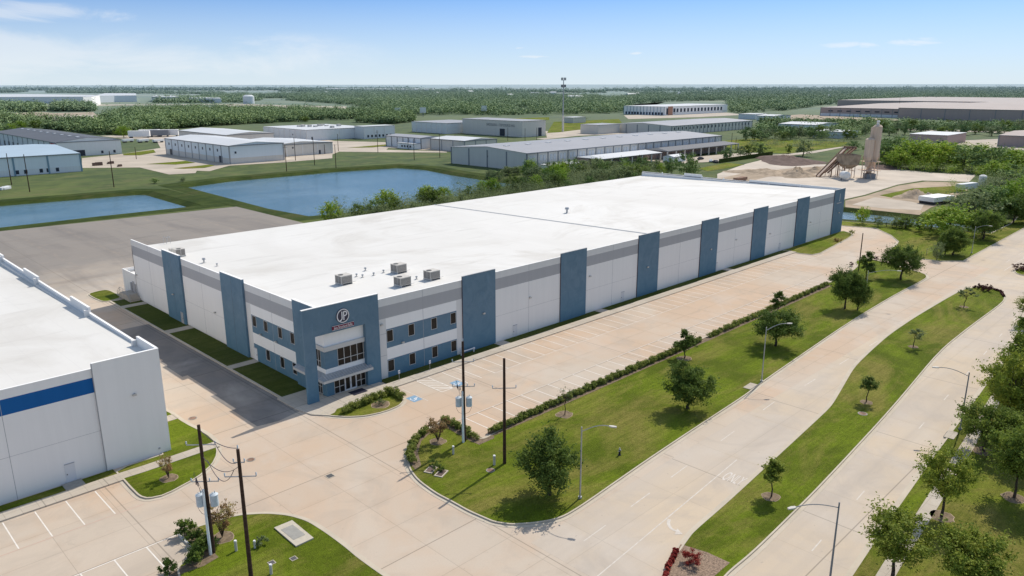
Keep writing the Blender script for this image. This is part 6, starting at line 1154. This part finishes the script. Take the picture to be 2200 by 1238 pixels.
# scattered far belts
r = random.Random(9); cs = []; rs = []
for (px, w_) in (([(1096.89, 4435.75), (1451.64, 3175.88), (1605.99, 3510.15), (1500.48, 4284.94), (1240.15, 4997.46)], 16), ([(868.95, 4714.22), (1061.72, 4826.97), (1249.1, 5431.52), (1054.83, 5677.96)], 16), ([(2248.94, 4163.24), (2457.45, 3102.74), (2760.35, 2728.54), (2896.12, 2237.67), (3330.3, 2580.39), (2958.9, 3740), (2585.64, 4784.53)], 22), ([(3330.3, 2580.39), (4058.97, 1867.25), (5512.87, 943.02), (8136.29, 1431.6), (6310.3, 2939.91), (4549.04, 3542.39)], 26), ([(634.2, 1764.95), (794.57, 1655.22), (951.8, 1870.09), (1026.2, 2191.29), (763.66, 2079.73)], 13), ([(244.64, 1443.54), (249.82, 1373.82), (275.3, 1316.25), (308.14, 1343.13), (345.27, 1518.17), (299.14, 1608.69)], 11), ([(307.02, 1312.87), (353.63, 1263.2), (409.93, 1448.67), (377.34, 1524.5)], 11), ([(1226.52, 6568.15), (2383, 5050.46), (3421.28, 4327.58), (4050.99, 5127.82), (3074.57, 6507.81), (1613.23, 8573.14)], 34)):
    woods('far_trees', px, 900 if w_ < 20 else 2200, w_, 9 if w_ < 20 else 10, int(w_ * 7 + px[0][0]) % 997, 4, .34)
# ------------------------------------------------------------------ sky, sun, camera
SUN_EL, SUN_AZ = R(48.5), R(9.6)      # azimuth from +X towards +Y
w = bpy.data.worlds.new('World'); SC.world = w; w.use_nodes = True; w.node_tree.nodes.clear(); t = NT(w.node_tree)
tc = t.new('ShaderNodeTexCoord').outputs['Generated']
sx = t.new('ShaderNodeSeparateXYZ'); t.put(sx, 0, tc)
cz = t.new('ShaderNodeCombineXYZ'); t.put(cz, 0, sx.outputs[0]); t.put(cz, 1, sx.outputs[1]); t.put(cz, 2, t.math('ADD', t.math('MULTIPLY', t.math('MAXIMUM', sx.outputs[2], 0.), 1.6), .05))
sky = t.new('ShaderNodeTexSky', sky_type='NISHITA'); sky.sun_disc = False; sky.sun_elevation = SUN_EL; sky.sun_rotation = math.pi / 2 - SUN_AZ; sky.air_density = 1.0; sky.dust_density = .4; sky.ozone_density = 1.6; sky.altitude = 0
t.l.new(t.vmath('NORMALIZE', cz.outputs[0]), sky.inputs[0])
tint = t.mix(t.remap(sx.outputs[2], .11, .40, 0, 1, True), (.45, .64, .86), (1.80, 1.51, 1.19))
col = t.mix(1., sky.outputs[0], tint, 'MULTIPLY')
def cloud_blob(az, el, sa, se, thr, seed, nscale):
    # elongated cloud round a direction, broken up by noise
    d = (math.cos(az) * math.cos(el), math.sin(az) * math.cos(el), math.sin(el)); tg = (-math.sin(az), math.cos(az), 0)
    a = t.math('DIVIDE', t.vmath('DOT_PRODUCT', tc, tg), sa); b = t.math('DIVIDE', t.math('SUBTRACT', sx.outputs[2], math.sin(el)), se)
    rr = t.math('SQRT', t.math('ADD', t.math('MULTIPLY', a, a), t.math('MULTIPLY', b, b)))
    nz = t.noise(t.vmath('ADD', t.scale(tc, (nscale, nscale, nscale * 3.2)), (seed, seed * .7, 0)), 1., 6, .62, .6)
    m = t.math('ADD', t.remap(rr, 0, 1.3, 1, 0), t.math('MULTIPLY', t.math('SUBTRACT', nz, .5), 2.2))
    front = t.math('GREATER_THAN', t.vmath('DOT_PRODUCT', tc, d), .5)
    return t.math('MULTIPLY', t.math('MULTIPLY', t.remap(m, thr, thr + .6, 0, 1, True), t.remap(rr, .8, 1.25, 1, 0, True)), front)
AZ = R(45.06)
cl = None
for args in ((AZ + R(31), R(2.0), .34, .035, .15, 3, 5.), (AZ + R(33), R(4.3), .16, .012, .35, 8, 9.), (AZ - R(22.5), R(2.45), .040, .0042, .25, 5, 26.), (AZ - R(27.2), R(2.6), .032, .0050, .2, 15, 26.), (AZ - R(8.9), R(2.1), .010, .002, .2, 25, 40.), (AZ - R(.5), R(2.5), .012, .002, .3, 26, 40.), (AZ - R(1.5), R(1.9), .02, .002, .3, 27, 40.)):
    c = cloud_blob(*args); cl = c if cl is None else t.math('MAXIMUM', cl, c)
hz = t.remap(sx.outputs[2], 0, .11, .92, .0, False)
col = t.mix(hz, col, (4.9, 5.5, 5.9))
col = t.mix(t.math('MULTIPLY', cl, .42), col, (6.2, 6.3, 6.4))
bg = t.new('ShaderNodeBackground'); t.put(bg, 0, col); t.put(bg, 1, .15); o = t.new('ShaderNodeOutputWorld'); t.l.new(bg.outputs[0], o.inputs[0])
sl = bpy.data.lights.new('sun', 'SUN'); sl.energy = 3.8; sl.angle = R(.53); sl.color = (1, .93, .82); so = bpy.data.objects.new('sun', sl); COL.objects.link(so)
sd = Vector((math.cos(SUN_AZ) * math.cos(SUN_EL), math.sin(SUN_AZ) * math.cos(SUN_EL), math.sin(SUN_EL))); so.rotation_euler = sd.to_track_quat('Z', 'Y').to_euler(); so.location = (60, 30, 80)
cam = bpy.data.cameras.new('camera'); cam.sensor_width = 36; cam.lens = 1630 / 2200 * 36; cam.clip_end = 120000; cam.clip_start = .5; co = bpy.data.objects.new('camera', cam); COL.objects.link(co)
yaw, pit, rol = R(45.06), R(-15.05), R(-.066)
fw = Vector((math.cos(yaw) * math.cos(pit), math.sin(yaw) * math.cos(pit), math.sin(pit))); rt = Vector((math.sin(yaw), -math.cos(yaw), 0)); up = rt.cross(fw)
r2 = rt * math.cos(rol) + up * math.sin(rol); u2 = up * math.cos(rol) - rt * math.sin(rol)
co.matrix_world = Matrix(((r2.x, u2.x, -fw.x, -50.58), (r2.y, u2.y, -fw.y, -86.67), (r2.z, u2.z, -fw.z, 41.73), (0, 0, 0, 1)))
SC.camera = co; SC.view_settings.view_transform = 'Standard'; SC.view_settings.look = 'None'; SC.view_settings.exposure = 0
SC.cycles.max_bounces = 6; SC.cycles.diffuse_bounces = 3; SC.cycles.transparent_max_bounces = 4; SC.cycles.use_denoising = True
